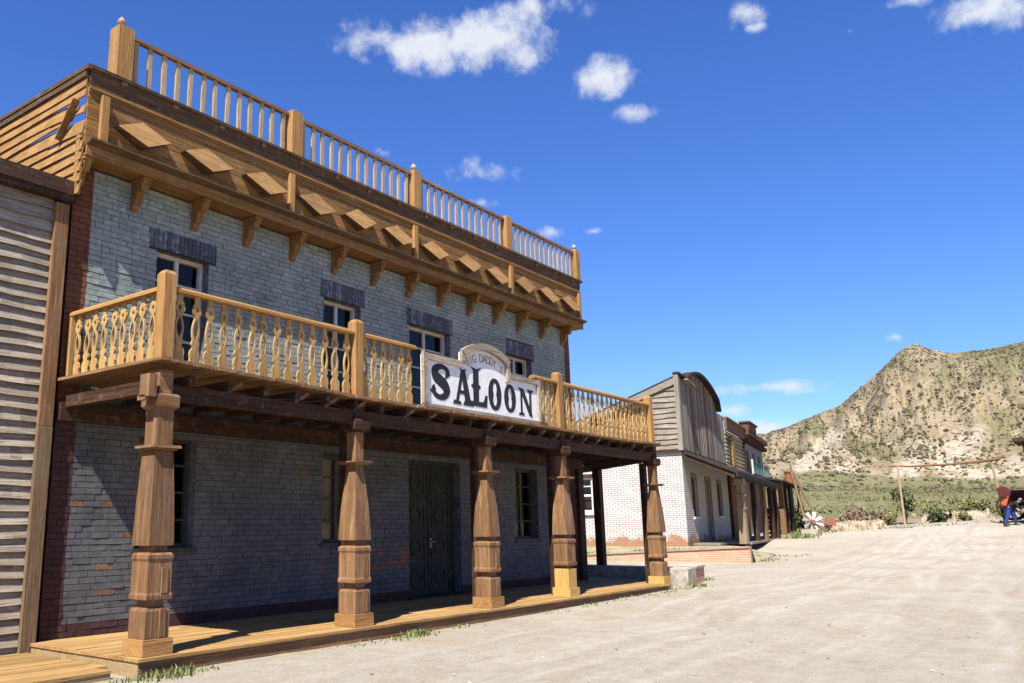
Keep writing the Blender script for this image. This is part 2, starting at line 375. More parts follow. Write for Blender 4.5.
for (x,y,z) in vs:
    dx,dy=x-EYE.x,y-EYE.y; d=math.hypot(dx,dy); h=math.degrees(math.atan2(dy,dx)); e=math.degrees(math.atan2(z-1.65,d))
    c=0;g=0
    if d>200:
        # bare pale slips on the slope: (heading, elevation, half sizes, tilt)
        c=bare(h,e)
        g=.22+.5*fbm(h*.35,e*.5,11)+.95*max(0,(e-6.5)/3)*max(0,1-abs(h-2)/8)+.8*math.exp(-((h-12.4)/2.2)**2-((e-4.9+.45*(12.4-h))/.55)**2)
        if d<D0+8: c*=.15; g=.95
    elif d>88: g=.85+.3*fbm(x*.03,y*.03,2)
    elif d>58: g=.25+.6*max(0,fbm(x*.12,y*.12,7))
    mask_c.append(c); mask_g.append(min(1,max(0,g)))
me=bpy.data.meshes.new('ground'); me.from_pydata(vs,[],fs); me.update()
for nm,arr in (('bare',mask_c),('scrub',mask_g)):
    at=me.attributes.new(nm,'FLOAT','POINT'); at.data.foreach_set('value',arr)
me.polygons.foreach_set('use_smooth',[True]*len(fs))
gm,nt,b=base('dusty ground',.95,.1)
geo=nt.nodes.new('ShaderNodeNewGeometry'); P=geo.outputs['Position']
def att(n):
    a=nt.nodes.new('ShaderNodeAttribute'); a.attribute_name=n; return a.outputs['Fac']
ds_=nt.nodes.new('ShaderNodeVectorMath'); ds_.operation='DISTANCE'; nt.links.new(P,ds_.inputs[0]); ds_.inputs[1].default_value=EYE
dist=ds_.outputs['Value']
# near: pale gravelly dirt
n1=nse(nt,P,.35,5,.6); n2=nse(nt,P,3.5,6,.7); n3=nse(nt,P,26,5,.75)
mp=nt.nodes.new('ShaderNodeMapping'); mp.inputs['Rotation'].default_value=(0,0,R(-3)); mp.inputs['Scale'].default_value=(.035,1.5,1); nt.links.new(P,mp.inputs[0])
trk=nse(nt,mp.outputs[0],1.3,4,.55,.5)
ca=ramp(nt,mth(nt,'ADD',mth(nt,'MULTIPLY',n1,.45),mth(nt,'MULTIPLY',n2,.55)),[(.34,(.46,.385,.28)),(.5,(.58,.525,.435)),(.64,(.66,.62,.535))])
ca=mixc(nt,mth(nt,'MULTIPLY',mth(nt,'SUBTRACT',nse(nt,P,.33,5,.65),.55,clamp=True),4.0,clamp=True),ca,(.50,.40,.27))
ca=mixc(nt,mth(nt,'MULTIPLY',mth(nt,'SUBTRACT',trk,.56,clamp=True),3,clamp=True),ca,(.46,.37,.26))
ca=mixc(nt,mth(nt,'MULTIPLY',mth(nt,'SUBTRACT',.42,trk,clamp=True),4,clamp=True),ca,(.66,.61,.53))
ca=mixc(nt,mth(nt,'MULTIPLY',mth(nt,'SUBTRACT',n3,.58,clamp=True),2.6,clamp=True),ca,(.30,.26,.21))
# wheel tracks: pairs of tyre lines left along the street
sxy=nt.nodes.new('ShaderNodeSeparateXYZ'); nt.links.new(P,sxy.inputs[0]); X_,Y_=sxy.outputs[0],sxy.outputs[1]
wob=mth(nt,'MULTIPLY',mth(nt,'SUBTRACT',nse(nt,P,.16,2,.5),.5),2.2); rut=None
for (ta,tb,tc_,gauge) in ((-2.3,.0,.0007,.72),(-3.7,.035,.0002,.8),(-5.6,.075,.0,.75),(-4.2,-.05,.0019,.7),(-7.6,.10,.0,.78)):
    yc=mth(nt,'ADD',mth(nt,'ADD',ta,mth(nt,'MULTIPLY',X_,tb)),mth(nt,'MULTIPLY',mth(nt,'MULTIPLY',X_,X_),tc_))
    dd_=mth(nt,'ABSOLUTE',mth(nt,'SUBTRACT',mth(nt,'ABSOLUTE',mth(nt,'ADD',mth(nt,'SUBTRACT',Y_,yc),wob)),gauge))
    q_=mth(nt,'SUBTRACT',1.0,mth(nt,'DIVIDE',dd_,.20),clamp=True); rut=q_ if rut is None else mth(nt,'MAXIMUM',rut,q_)
brk=mth(nt,'MULTIPLY',mth(nt,'SUBTRACT',nse(nt,P,.5,4,.65),.36,clamp=True),4.0,clamp=True)
rut=mth(nt,'MULTIPLY',rut,brk)
ca=mixc(nt,mth(nt,'MULTIPLY',rut,.55),ca,(.76,.71,.63))
n5=nse(nt,P,11,4,.7)
ca=mixc(nt,mth(nt,'MULTIPLY',mth(nt,'SUBTRACT',n5,.53,clamp=True),2.6,clamp=True),ca,(.36,.30,.22))
n4=nse(nt,P,75,3,.8)
ca=mixc(nt,mth(nt,'MULTIPLY',mth(nt,'SUBTRACT',n4,.56,clamp=True),3.4,clamp=True),ca,(.24,.20,.15))
ca=mixc(nt,mth(nt,'MULTIPLY',mth(nt,'SUBTRACT',.42,n4,clamp=True),3.0,clamp=True),ca,(.74,.69,.60))
vo=nt.nodes.new('ShaderNodeTexVoronoi'); vo.inputs['Scale'].default_value=19; nt.links.new(P,vo.inputs['Vector'])
ca=mixc(nt,mth(nt,'MULTIPLY',mth(nt,'LESS_THAN',vo.outputs['Distance'],.16),.55),ca,vo.outputs['Color'])
hvn=nt.nodes.new('ShaderNodeHueSaturation'); hvn.inputs['Saturation'].default_value=1.12; hvn.inputs['Value'].default_value=.80; nt.links.new(ca,hvn.inputs['Color']); ca=hvn.outputs[0]
# hill: soil, scrub, bare pale slips
m1=nse(nt,P,.045,6,.65); m2=nse(nt,P,.3,5,.7); m3=nse(nt,P,.9,4,.75)
soil=ramp(nt,mth(nt,'ADD',mth(nt,'MULTIPLY',m1,.5),mth(nt,'MULTIPLY',m2,.5)),[(.36,(.23,.18,.12)),(.5,(.35,.285,.195)),(.64,(.44,.37,.27))])
crm=ramp(nt,mth(nt,'ADD',mth(nt,'MULTIPLY',m3,.4),mth(nt,'MULTIPLY',m2,.6)),[(.38,(.30,.235,.165)),(.48,(.47,.40,.31)),(.62,(.60,.53,.43))])
grn=ramp(nt,mth(nt,'ADD',mth(nt,'MULTIPLY',m3,.5),mth(nt,'MULTIPLY',m2,.5)),[(.34,(.125,.125,.065)),(.5,(.205,.195,.105)),(.66,(.30,.27,.17))])
hill=mixc(nt,mth(nt,'MULTIPLY',mth(nt,'SUBTRACT',mth(nt,'ADD',att('scrub'),mth(nt,'MULTIPLY',m2,.9)),.72,clamp=True),2.4,clamp=True),soil,grn)
hill=mixc(nt,mth(nt,'MULTIPLY',mth(nt,'SUBTRACT',mth(nt,'ADD',att('bare'),mth(nt,'MULTIPLY',m2,.8)),.52,clamp=True),2.0,clamp=True),hill,crm)
vh=nt.nodes.new('ShaderNodeTexVoronoi'); vh.inputs['Scale'].default_value=.42; vh.inputs['Randomness'].default_value=1; nt.links.new(P,vh.inputs['Vector'])
hill=mixc(nt,mth(nt,'MULTIPLY',mth(nt,'LESS_THAN',vh.outputs['Distance'],mth(nt,'MULTIPLY',m2,.62)),.5),hill,(.15,.135,.075))
m5=nse(nt,P,1.6,5,.8); hill=mixc(nt,mth(nt,'MULTIPLY',mth(nt,'SUBTRACT',m5,.5,clamp=True),2.2,clamp=True),hill,(.20,.165,.105))
fk=nt.nodes.new('ShaderNodeMapRange'); fk.inputs['From Min'].default_value=62; fk.inputs['From Max'].default_value=76; nt.links.new(mth(nt,'ADD',dist,mth(nt,'MULTIPLY',mth(nt,'SUBTRACT',m2,.5),22)),fk.inputs['Value'])
hh_=nt.nodes.new('ShaderNodeHueSaturation'); hh_.inputs['Value'].default_value=.84; hh_.inputs['Saturation'].default_value=1.1; nt.links.new(hill,hh_.inputs['Color'])
nt.links.new(mixc(nt,fk.outputs[0],ca,hh_.outputs[0]),b.inputs['Base Color'])
bump(nt,b,mth(nt,'ADD',mth(nt,'ADD',mth(nt,'MULTIPLY',n2,1.0),mth(nt,'MULTIPLY',n3,.55)),mth(nt,'ADD',mth(nt,'MULTIPLY',n4,.5),mth(nt,'MULTIPLY',rut,-.25))),.9,.045)
me.materials.append(gm)
gr=bpy.data.objects.new('ground',me); COL.objects.link(gr); gr['kind']='structure'

# ------------------------------------------------------------ SALOON
D=2.29; ZD=3.66
sal=empty('saloon_building',(7.5,D,.2),'two storey blue grey brick saloon with a carved timber balcony and porch','saloon')
WX0,WX1=-.12,14.98
# openings: x0,x1,z0,z1
UPW=[(1.37,2.41,4.2,6.07),(5.17,6.25,4.2,6.04),(7.80,9.31,4.2,5.98),(11.75,12.91,4.2,5.90)]
LOW=[(1.25,2.32,1.36,3.06),(5.20,6.28,1.37,2.99),(11.85,12.95,1.33,3.03)]
DOOR=(7.74,9.58,.2,3.05)
OPEN=UPW+LOW+[DOOR]
LINT=[(1.22,2.55,6.07,6.40),(5.08,6.36,6.04,6.38),(7.72,9.40,5.98,6.33),(11.67,13.02,5.90,6.26)]
wall=MB()
# backing wall with openings (columns between openings)
xs=sorted({WX0,WX1}|{o[0] for o in OPEN}|{o[1] for o in OPEN}); zs=sorted({0.,7.055}|{o[2] for o in OPEN}|{o[3] for o in OPEN})
def inopen(x,z,pad=0): return any(o[0]-pad<x<o[1]+pad and o[2]-pad<z<o[3]+pad for o in OPEN)
for a,c in zip(xs,xs[1:]):
    for e,f in zip(zs,zs[1:]):
        if not inopen((a+c)/2,(e+f)/2): wall.add([(a,D+.012,e),(c,D+.012,e),(c,D+.012,f),(a,D+.012,f)],[(0,1,2,3)],4 if a>WX0+.01 or 1 else 5)
for o in OPEN:   # reveals
    x0,x1,z0,z1=o; y0,y1=D+.012,D+.30
    wall.add([(x0,y0,z0),(x0,y1,z0),(x0,y1,z1),(x0,y0,z1)],[(0,1,2,3)],6); wall.add([(x1,y0,z0),(x1,y1,z0),(x1,y1,z1),(x1,y0,z1)],[(0,1,2,3)],6)
    wall.add([(x0,y0,z1),(x1,y0,z1),(x1,y1,z1),(x0,y1,z1)],[(0,1,2,3)],6); wall.add([(x0,y0,z0),(x1,y0,z0),(x1,y1,z0),(x0,y1,z0)],[(0,1,2,3)],6)
# side and back walls, rooms
wall.box(WX1-.25,WX1,D+.02,11,0,7.04,4); wall.box(WX0,WX0+.25,D+.02,11,0,7.04,5); wall.box(WX0+.25,WX1-.25,10.7,11,0,7.04,4)
# individual bricks
rh=.0885; bl=.262; mo=.010
row=0; z=.02
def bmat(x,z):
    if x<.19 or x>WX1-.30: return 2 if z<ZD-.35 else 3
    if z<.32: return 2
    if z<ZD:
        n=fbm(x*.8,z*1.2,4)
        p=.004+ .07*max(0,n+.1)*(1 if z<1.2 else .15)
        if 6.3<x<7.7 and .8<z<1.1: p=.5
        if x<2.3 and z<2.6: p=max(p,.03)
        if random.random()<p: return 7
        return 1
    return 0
while z+rh<7.06:
    x=WX0-(bl/2 if row%2 else 0)
    while x<WX1:
        L=bl if random.random()<.8 else bl*random.choice((.5,.75,1.1))
        x0=max(x,WX0); x1=min(x+L-mo,WX1); zz0=z+mo/2; zz1=z+rh-mo/2
        # clip by openings and lintels
        segs=[(x0,x1)]
        for o in OPEN+LINT:
            if zz1>o[2]+.03 and zz0<o[3]-.03:
                ns_=[]
                for a,c in segs:
                    if c<=o[0] or a>=o[1]: ns_.append((a,c))
                    else:
                        if a<o[0]: ns_.append((a,o[0]))
                        if c>o[1]: ns_.append((o[1],c))
                segs=ns_
        sg2=[]
        for a,c in segs:
            cutd=False
            for e in (.19,WX1-.30):
                if a<e<c: sg2+=[(a,e),(e,c)]; cutd=True
            if not cutd: sg2.append((a,c))
        for a,c in sg2:
            if c-a<.004: continue
            pr=random.gauss(0,.003); y=D-.004+pr
            if random.random()<.03: y-=.008
            j=.0022; vb=[]
            for (xx,zz) in ((a,zz0),(c,zz0),(c,zz1),(a,zz1)):
                vb.append((xx+random.uniform(-j,j),y+random.uniform(-j,j),zz+random.uniform(-j,j)))
            ins=.006
            vb2=[(a-.001,D+.013,zz0-.001),(c+.001,D+.013,zz0-.001),(c+.001,D+.013,zz1+.001),(a-.001,D+.013,zz1+.001)]
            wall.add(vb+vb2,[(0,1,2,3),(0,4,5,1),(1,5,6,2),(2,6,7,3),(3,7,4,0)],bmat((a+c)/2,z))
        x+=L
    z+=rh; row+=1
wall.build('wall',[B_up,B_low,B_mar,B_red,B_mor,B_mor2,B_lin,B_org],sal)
for o in LINT:
    m=MB(); x=o[0]
    while x<o[1]-.02:
        w=min(.082,o[1]-x); m.box(x+.004,x+w-.006,D-.009-.006*random.random(),D+.02,o[2]+.005,o[3]-.003,0,.003); x+=w
    m.box(o[0],o[1],D+.002,D+.03,o[2],o[3],1)
    m.build('lintel',[B_lin,B_mor2],sal)
# rooms behind the windows (dim boxes)
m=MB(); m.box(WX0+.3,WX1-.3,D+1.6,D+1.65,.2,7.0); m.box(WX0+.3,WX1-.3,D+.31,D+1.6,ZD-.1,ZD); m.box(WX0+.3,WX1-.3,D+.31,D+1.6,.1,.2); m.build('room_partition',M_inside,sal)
def window(o,mat,cols,rows,doorlike=False,curtain=None,rail=.5):
    x0,x1,z0,z1=o; y=D+.2; f=MB(); fw_=.065
    f.box(x0+.002,x0+fw_,y-.03,y+.05,z0,z1); f.box(x1-fw_,x1-.002,y-.03,y+.05,z0,z1); f.box(x0+fw_,x1-fw_,y-.03,y+.05,z1-fw_,z1-.002); f.box(x0+fw_,x1-fw_,y-.03,y+.05,z0+.002,z0+fw_)
    F=f.build('window',mat,sal)
    g=MB(); xm=(x0+x1)/2
    g.box(xm-.035,xm+.035,y-.022,y+.03,z0+fw_,z1-fw_)
    for k in range(1,rows): 
        zz=z0+(z1-z0)*k/rows; g.box(x0+fw_,xm-.036,y-.015,y+.02,zz-.016,zz+.016); g.box(xm+.036,x1-fw_,y-.015,y+.02,zz-.016,zz+.016)
    g.build('glazing_bar',mat,F)
    p=MB(); p.add([(x0+fw_,y+.025,z0+fw_),(x1-fw_,y+.025,z0+fw_),(x1-fw_,y+.025,z1-fw_),(x0+fw_,y+.025,z1-fw_)],[(0,1,2,3)]); p.build('pane',M_glass,F)
    if curtain:
        c=MB(); n=26; L=[];a,bq=curtain
        for i in range(n+1):
            xx=x0+.05+(x1-x0-.1)*(a+(bq-a)*i/n); L.append((xx,y+.12+.025*math.sin(i*1.9)+.01*math.sin(i*.7)))
        vs=[(xx,yy,zz) for zz in (z0+.03,z1-.03) for xx,yy in L]
        c.add(vs,[(i,i+1,n+2+i,n+1+i) for i in range(n)]); c.build('curtain',M_curtain,F)
    return F
for o,cu in zip(UPW,((0,0),)*4): window(o,M_frame,2,4)
for o,cu in zip(LOW,((.0,.8),(.0,.62),(.0,.72))): window(o,M_dframe,2,4,curtain=cu)
for o in LOW:
    m=MB(); m.box(o[0]-.06,o[1]+.06,D-.05,D+.16,o[2]-.07,o[2]); m.build('window_sill',M_dframe,sal)
# door
dr=MB(); x0,x1,z0,z1=DOOR; y=D+.24; xm=(x0+x1)/2-.02
dr.box(x0+.003,x0+.09,y-.05,y+.06,z0,z1-.003); dr.box(x1-.09,x1-.003,y-.05,y+.06,z0,z1-.003); dr.box(x0+.09,x1-.09,y-.05,y+.06,z1-.1,z1-.003); dr.box(x0+.09,x1-.09,y+.0,y+.05,z0+.003,z1-.1)
DR=dr.build('door',M_door,sal)
for a,c in ((x0+.1,xm-.015),(xm+.015,x1-.1)):
    lf=MB(); lf.box(a,c,y-.03,y-.003,z0+.03,z1-.11)
    pz=[(z0+.12,z0+.66),(z0+.76,z0+1.3),(z0+1.4,z0+2.0),(z0+2.1,z1-.2)]
    for p,q in pz:
        lf.box(a+.1,c-.1,y-.034,y-.029,p,p+.03); lf.box(a+.1,c-.1,y-.05,y-.029,q-.03,q); lf.box(a+.1,a+.13,y-.05,y-.029,p+.03,q-.03); lf.box(c-.13,c-.1,y-.05,y-.029,p+.03,q-.03)
        n=16; cx,cz=(a+c)/2,(p+q)/2; rx,rz=(c-a)/2-.2,(q-p)/2-.09
        T=lambda u,w,d:(u,d,w)
        O=[(cx+rx*math.cos(2*math.pi*i/n),cz+rz*math.sin(2*math.pi*i/n)) for i in range(n)]; I=[(cx+rx*.72*math.cos(2*math.pi*i/n),cz+rz*.72*math.sin(2*math.pi*i/n)) for i in range(n)]
        lf.strip(O,I,y-.052,y-.03,T,closed=True)
    lf.build('door_leaf',M_door,DR)
h=MB(); h.box(xm+.05,xm+.09,y-.06,y-.03,1.2,1.4); h.cyl((xm+.07,y-.06,1.33),(xm+.07,y-.11,1.33),.015); h.cyl((xm+.07,y-.1,1.33),(xm+.19,y-.1,1.33),.013); h.build('handle',M_metal,DR)
m=MB(); m.box(x0-.05,x1+.05,D-.12,D+.1,.204,.245); m.build('doorstep',Wd['darkX'],sal)

# ---- parapet cornice
cx0,cx1=-.2,15.1
m=MB(); m.box(cx0,cx1,1.9,D+.02,7.045,7.07); m.build('soffit',Wd['friezeX'],sal)
m=MB(); m.box(cx0,cx1,1.87,1.9,7.03,7.19,0,.004); m.build('cornice_board',Wd['friezeX'],sal)
m=MB(); m.prism([(1.87,7.19),(1.74,7.235),(1.74,7.265),(1.95,7.265),(1.95,7.19)],cx0-.005,cx1+.005,lambda a,b,d:(d,a,b)); m.build('cornice_moulding',Wd['darkfrX'],sal)
m=MB(); zz=7.265
for hgt in (.2,.17,.16,.18,.17):
    x=cx0
    while x<cx1:
        L=min(random.uniform(2.6,4.4),cx1-x); m.box(x+.003,x+L-.003,1.94+random.uniform(-.004,.004),1.97,zz+.003,zz+hgt-.002,0,.002); x+=L
    zz+=hgt
m.box(cx0+.01,cx1-.01,1.985,2.0,7.07,8.42); m.build('frieze_panel',Wd['friezeX'],sal)
m=MB(); m.box(cx0,cx1,1.895,1.94,8.105,8.15); m.box(cx0,cx1,1.915,1.94,8.06,8.105); m.build('cornice_moulding',Wd['friezeX'],sal)
m=MB(); m.prism([(1.94,8.15),(1.925,8.15),(1.895,8.42),(1.94,8.42)],cx0+.0,cx1,lambda a,b,d:(d,a,b)); m.build('cornice_cove',Wd['darkfrX'],sal)
m=MB(); m.box(cx0-.0,cx1+.10,1.86,2.35,8.422,8.47,0,.004); m.build('cornice_cap',Wd['darkfrX'],sal)
for i in range(16):
    x=.35+i*.95; m=MB(); m.prism([(1.93,8.30),(1.89,8.31),(1.87,8.36),(1.87,8.42),(1.93,8.42)],x-.05,x+.05,lambda a,b,d:(d,a,b)); m.build('corbel',Wd['darkfrX'],sal)
STR=[.06,3.9,7.56,11.42,14.98]
for x in STR:
    m=MB(); m.box(x-.06,x+.06,1.86,1.935,7.268,8.058,0,.003); m.build('frieze_strip',Wd['goldZ'],sal)
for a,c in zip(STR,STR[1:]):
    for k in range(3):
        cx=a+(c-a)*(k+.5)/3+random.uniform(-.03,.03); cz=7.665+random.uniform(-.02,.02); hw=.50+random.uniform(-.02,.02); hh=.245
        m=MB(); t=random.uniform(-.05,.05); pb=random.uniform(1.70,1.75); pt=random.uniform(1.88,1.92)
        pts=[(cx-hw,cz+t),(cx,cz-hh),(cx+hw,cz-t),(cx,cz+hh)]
        m.prism([(cx-hw*.98,cz+t),(cx,cz-hh*.96),(cx+hw*.98,cz-t),(cx,cz+hh*.96)],0,1,lambda a_,b_,d_:(a_,1.935 if d_ else pb+(pt-pb)*(b_-cz+hh)/(2*hh),b_)); m.m=[1]*len(m.f); m.m[0]=0; m.build('diamond_ornament',[Wd['diamondX'],Wd['darkfrX']],sal)  # underside shade is put into the colour: side faces take the darker timber
for i in range(14):
    x=[-.12,.89,2.05,3.17,4.29,5.42,6.58,7.74,8.88,10.03,11.16,12.26,13.4,14.55][i]
    m=MB(); w=.058
    pr=[(D+.0,7.03),(1.94,7.03),(1.94,6.95),(1.975,6.92),(1.985,6.86),(2.03,6.83),(2.09,6.83),(2.12,6.78),(2.12,6.70),(2.15,6.66),(2.20,6.64),(2.22,6.58),(D,6.54)]
    m.prism(pr,x-w,x+w,lambda a,b,d:(d,a,b)); m.box(x-w-.02,x+w+.02,1.92,D-.003,6.99,7.028); m.build('bracket',Wd['friezeZ'] if i else Wd['goldZ'],sal)
# left side boards of the parapet (weathered, warped, some broken near the front)
m=MB(); zz=6.45; k=0
while zz<8.3:
    pitch=.17; segsY=[(1.97,4.3+random.uniform(-.4,.4))]; segsY.append((segsY[0][1],7.2)); segsY.append((7.2,9.4))
    for si,(ya,yb) in enumerate(segsY):
        n=8; amp=random.uniform(-.03,.03); skew=random.uniform(-.02,.02) if si==0 else random.uniform(-.01,.01)
        if si==0 and k in (6,7,8): ya_=ya+.0; skew+= (-.07,.06,-.08)[k-6]
        else: ya_=ya
        for q in range(n):
            t0,t1=q/n,(q+1)/n
            def P(t,e): 
                yy=ya_+(yb-ya_)*t; dz=amp*math.sin(math.pi*t)+skew*(1-t)*(1 if si==0 else .3)
                return yy,zz+dz+e
            y0,a0=P(t0,0);y1,a1=P(t1,0)
            wd=.225*(.62 if (si==0 and k in(5,7,8) and q<(4,0,3,2,3)[k-5 if k>4 else 0]) else 1.0)
            if si==0 and k==7 and q<1: continue
            vs=[(-.245,y0,a0),(-.245,y1,a1),(-.205,y1,a1+wd),(-.205,y0,a0+wd),(-.22,y0,a0),(-.22,y1,a1),(-.185,y1,a1+wd),(-.185,y0,a0+wd)]
            m.add(vs,[(0,1,2,3),(4,7,6,5),(0,4,5,1),(3,2,6,7),(0,3,7,4),(1,5,6,2)])
    zz+=pitch; k+=1
m.build('parapet_siding',Wd['frieze2'] if 'frieze2' in Wd else Wd['goldY'],sal,label='warped golden clapboards on the left side of the parapet')
m=MB(); m.box(-.27,-.203,1.87,9.5,8.40,8.468,0,.0); m.box(-.255,-.19,1.96,9.5,8.30,8.395); m.build('parapet_cap',Wd['darkfrY'],sal)
m=MB(); m.beam((-.29,2.1,7.95),(-.27,2.6,7.45),.11,.025); m.build('loose_board',Wd['friezeY'],sal)
m=MB(); m.box(-.24,-.17,2.02,2.12,6.45,7.4); m.box(-.18,-.1,6,6.1,6.5,8.26);m.box(-.18,-.1,9,9.1,6.5,8.26); m.build('parapet_stud',Wd['goldZ'],sal)
m=MB(); m.box(WX0,WX1,D+.02,11,6.99,7.03); m.build('roof',M_roof,sal)
m=MB(); m.box(15.04,15.09,1.98,9.4,7.05,8.31); m.build('parapet_siding',Wd['darkfrY'],sal)
# ---- roof railing
RY=2.0; RP=[.33,4.0,7.65,11.4,15.03]
m=MB()
for a,c in zip(RP,RP[1:]): m.box(a+.13,c-.13,RY-.045,RY+.045,9.25,9.31,0,.003)
rr=m.build('roof_railing',Wd['brownX'],sal)
m=MB(); 
for a,c in zip(RP,RP[1:]): m.box(a+.13,c-.13,RY-.04,RY+.04,8.472,8.51)
m.build('bottom_rail',Wd['darkfrX'],rr)
for i,x in enumerate(RP):
    m=MB(); w=(.135,.135,.12,.115,.115)[i]; m.frus(x,RY,[(8.471,w),(9.35,w),(9.37,w*.8)]); p=m.build('railing_post',Wd['goldZ'],rr)
    if i in (0,2,4):
        m=MB(); m.lathe(x-(.03 if i==0 else 0),RY,[(9.37,.06),(9.40,.05),(9.41,.035),(9.44,.06),(9.47,.07),(9.51,.055),(9.55,.02),(9.57,.005)]); m.build('finial',Wd['rail'],rr)
for bi,(a,c) in enumerate(zip(RP,RP[1:])):
    n=13 if bi<3 else 14
    for k in range(n):
        x=a+.13+(c-a-.26)*(k+.5)/n+random.uniform(-.008,.008); m=MB(); t=random.uniform(-.015,.015)
        if bi==2 and k==10: t=.06
        m.beam((x,RY,8.51),(x+t,RY,9.25),.078+random.uniform(-.008,.008),.035,up=(0,1,0)); m.build('roof_baluster',Wd['rail'],rr)

# ---- porch: floor
EP=Vector((14.95,-.27)); ED=Vector((math.cos(R(49)),math.sin(R(49))))
def endx(y): return 15.0+(y+.27)*ED.x/ED.y
m=MB(); y=-.27; k=0
while y<4.3:
    w=.15; x=-.3 if y<D-.02 else 15.05
    while x<endx(y)-.05:
        L=min(random.uniform(2.2,4.2),endx(y)-x)
        if endx(y)-x-L<.3: L=endx(y)-x
        m.box(x+.002,x+L-.003,y+.003,y+w-.004,.16,.2+random.uniform(-.003,.003),0,.002); x+=L
    y+=w
m.build('porch_floor',Wd['plankX'],sal)
m=MB(); m.box(-.27,14.9,-.235,-.19,-.05,.155,0,.003); m.build('porch_fascia',Wd['brownX'],sal)
m=MB(); m.box(-.28,-.24,-.23,D-.04,-.02,.155); m.build('porch_fascia',Wd['tanX'],sal,label='pale tan board on the left end of the porch')
# posts
PX=[0,3.606,7.213,10.10,14.85]
def make_post(i):
    px=PX[i]; lp=MB(); w=.12 if i==0 else .09; tw=.135 if i==0 else .09
    m=MB()
    if i!=3: m.frus(px,0,[(.36,.160),(.40,.166),(.70,.166),(.735,.15)])       # lower block
    m.frus(px,0,[(.72,.11),(.83,.11)])
    m.frus(px,0,[(.815,.150),(.835,.178),(.88,.180),(.91,.168),(1.27,.166),(1.30,.178),(1.345,.178),(1.37,.155)])
    m.frus(px,0,[(1.355,.12),(1.48,.12)])
    m.frus(px,0,[(1.455,.175),(1.49,.175),(1.60,.172),(1.95,.152 if i else .162),(2.58,tw)])
    m.frus(px,0,[(2.575,w),(3.12,w)])
    P=m.build('porch_post',Wd['brownZ'],sal)
    m=MB(); m.box(px-.20,px+.20,-.20,.20,2.625,2.655,0,.006); m.box(px-.17,px+.17,-.17,.17,2.60,2.624); m.build('collar',Wd['brownX'],P)
    m=MB(); m.frus(px,0,[(3.10,w+.01),(3.14,.165),(3.27,.17),(3.3,.15)]); m.frus(px,0,[(3.29,.10),(3.6,.10)]); m.build('capital',Wd['redX'] if i else Wd['brownX'],P)
    m=MB(); m.box(px-.207,px+.207,-.207,.207,.203,.385,0,.003); m.build('plinth',Wd['yellowX'] if i in(3,4) else Wd['goldX'],P)
    if i==3:
        m=MB(); m.frus(px,0,[(.385,.165),(.76,.168),(.765,.14)]); m.build('repaired_base',Wd['yellowZ'],P,label='fresh yellow replacement base')
    # vertical seams on blocks
    m=MB()
    for zz0,zz1,hf in ((.40,.72,.166),(.9,1.2,.172)):
        if i==3 and zz0<.5: continue
        m=MB(); m.box(px+.02,px+.11,-hf-.012,-hf+.01,zz0,zz1,0,.004); m.build('cladding_strip',Wd['brownZ'],P)
    if i:
        m=MB(); m.box(px+.04,px+.24,.26,.38,.2,3.2); m.build('rear_post',Wd['redZ'],P)
    return P
for i in range(5): make_post(i)
m=MB(); m.box(-.30,-.19,-.18,.02,3.24,3.52); m.box(-.3,-.24,-.1,.06,3.2,3.26); m.build('lamp_bracket',Wd['brownZ'],sal)
# diagonal-end posts
BP=(17.1,2.7)
m=MB(); m.box(BP[0]-.11,BP[0]+.11,BP[1]-.11,BP[1]+.11,.3,3.3); m.build('end_post',Wd['darkZ'],sal)
m=MB(); m.box(15.0,15.28,2.2,2.42,.2,3.4); m.build('corner_post',Wd['darkZ'],sal)
# deck structure
m=MB(); 
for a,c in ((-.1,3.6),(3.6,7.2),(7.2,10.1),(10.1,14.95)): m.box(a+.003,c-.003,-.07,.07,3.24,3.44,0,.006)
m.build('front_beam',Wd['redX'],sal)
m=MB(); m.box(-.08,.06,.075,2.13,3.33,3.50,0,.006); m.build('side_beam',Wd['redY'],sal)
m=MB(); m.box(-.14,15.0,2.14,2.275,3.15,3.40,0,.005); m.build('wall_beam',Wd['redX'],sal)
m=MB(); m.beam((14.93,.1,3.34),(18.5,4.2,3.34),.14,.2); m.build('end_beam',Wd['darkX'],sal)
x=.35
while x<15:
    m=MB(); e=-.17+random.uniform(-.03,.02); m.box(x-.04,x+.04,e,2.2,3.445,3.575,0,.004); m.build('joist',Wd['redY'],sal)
    if random.random()<.7:
        x_=x+.12; m=MB(); m.beam((x_-.12,-.1,3.44),(x_+.1,-.13,3.57),.05,.05); m.build('stub_brace',Wd['brownX'],sal)
    x+=.62
x=15.3
while x<18.4:
    m=MB(); yy=(x-15.0)*ED.y/ED.x-.1; m.box(x-.04,x+.04,yy,4.4,3.445,3.575); m.build('joist',Wd['darkY'],sal); x+=.62
# deck boards (run front to back; ragged, slightly sagging edge)
def zdeck(x): return lerp(x,[(-.3,.085),(1.4,.045),(3.6,-.01),(8,0),(13,-.01),(15,.03),(19,.0)])
m=MB(); x=-.2
while x<18.6:
    w=.17; zz=ZD+zdeck(x)-.0; y0=-.23+random.uniform(-.025,.02)
    if x>14.9: y0=max(-.2,(x-15.05)*ED.y/ED.x-.1)
    m.box(x+.002,x+w-.003,y0,(D-.02 if x+w<15.05 else 4.4),zz-.045,zz+random.uniform(-.004,.004),0,.003); x+=w
m.build('balcony_deck',Wd['brownY'],sal)
# loose cable under the deck
m=MB(); prev=None
for i in range(0,90):
    xx=.3+i*.16; q=(xx,-.12,3.50-.09*abs(math.sin(xx*1.15))+.015*math.sin(xx*7)); 
    if prev: m.cyl(prev,q,.005,n=5)
    prev=q
m.build('cable',M_blackc0,sal)
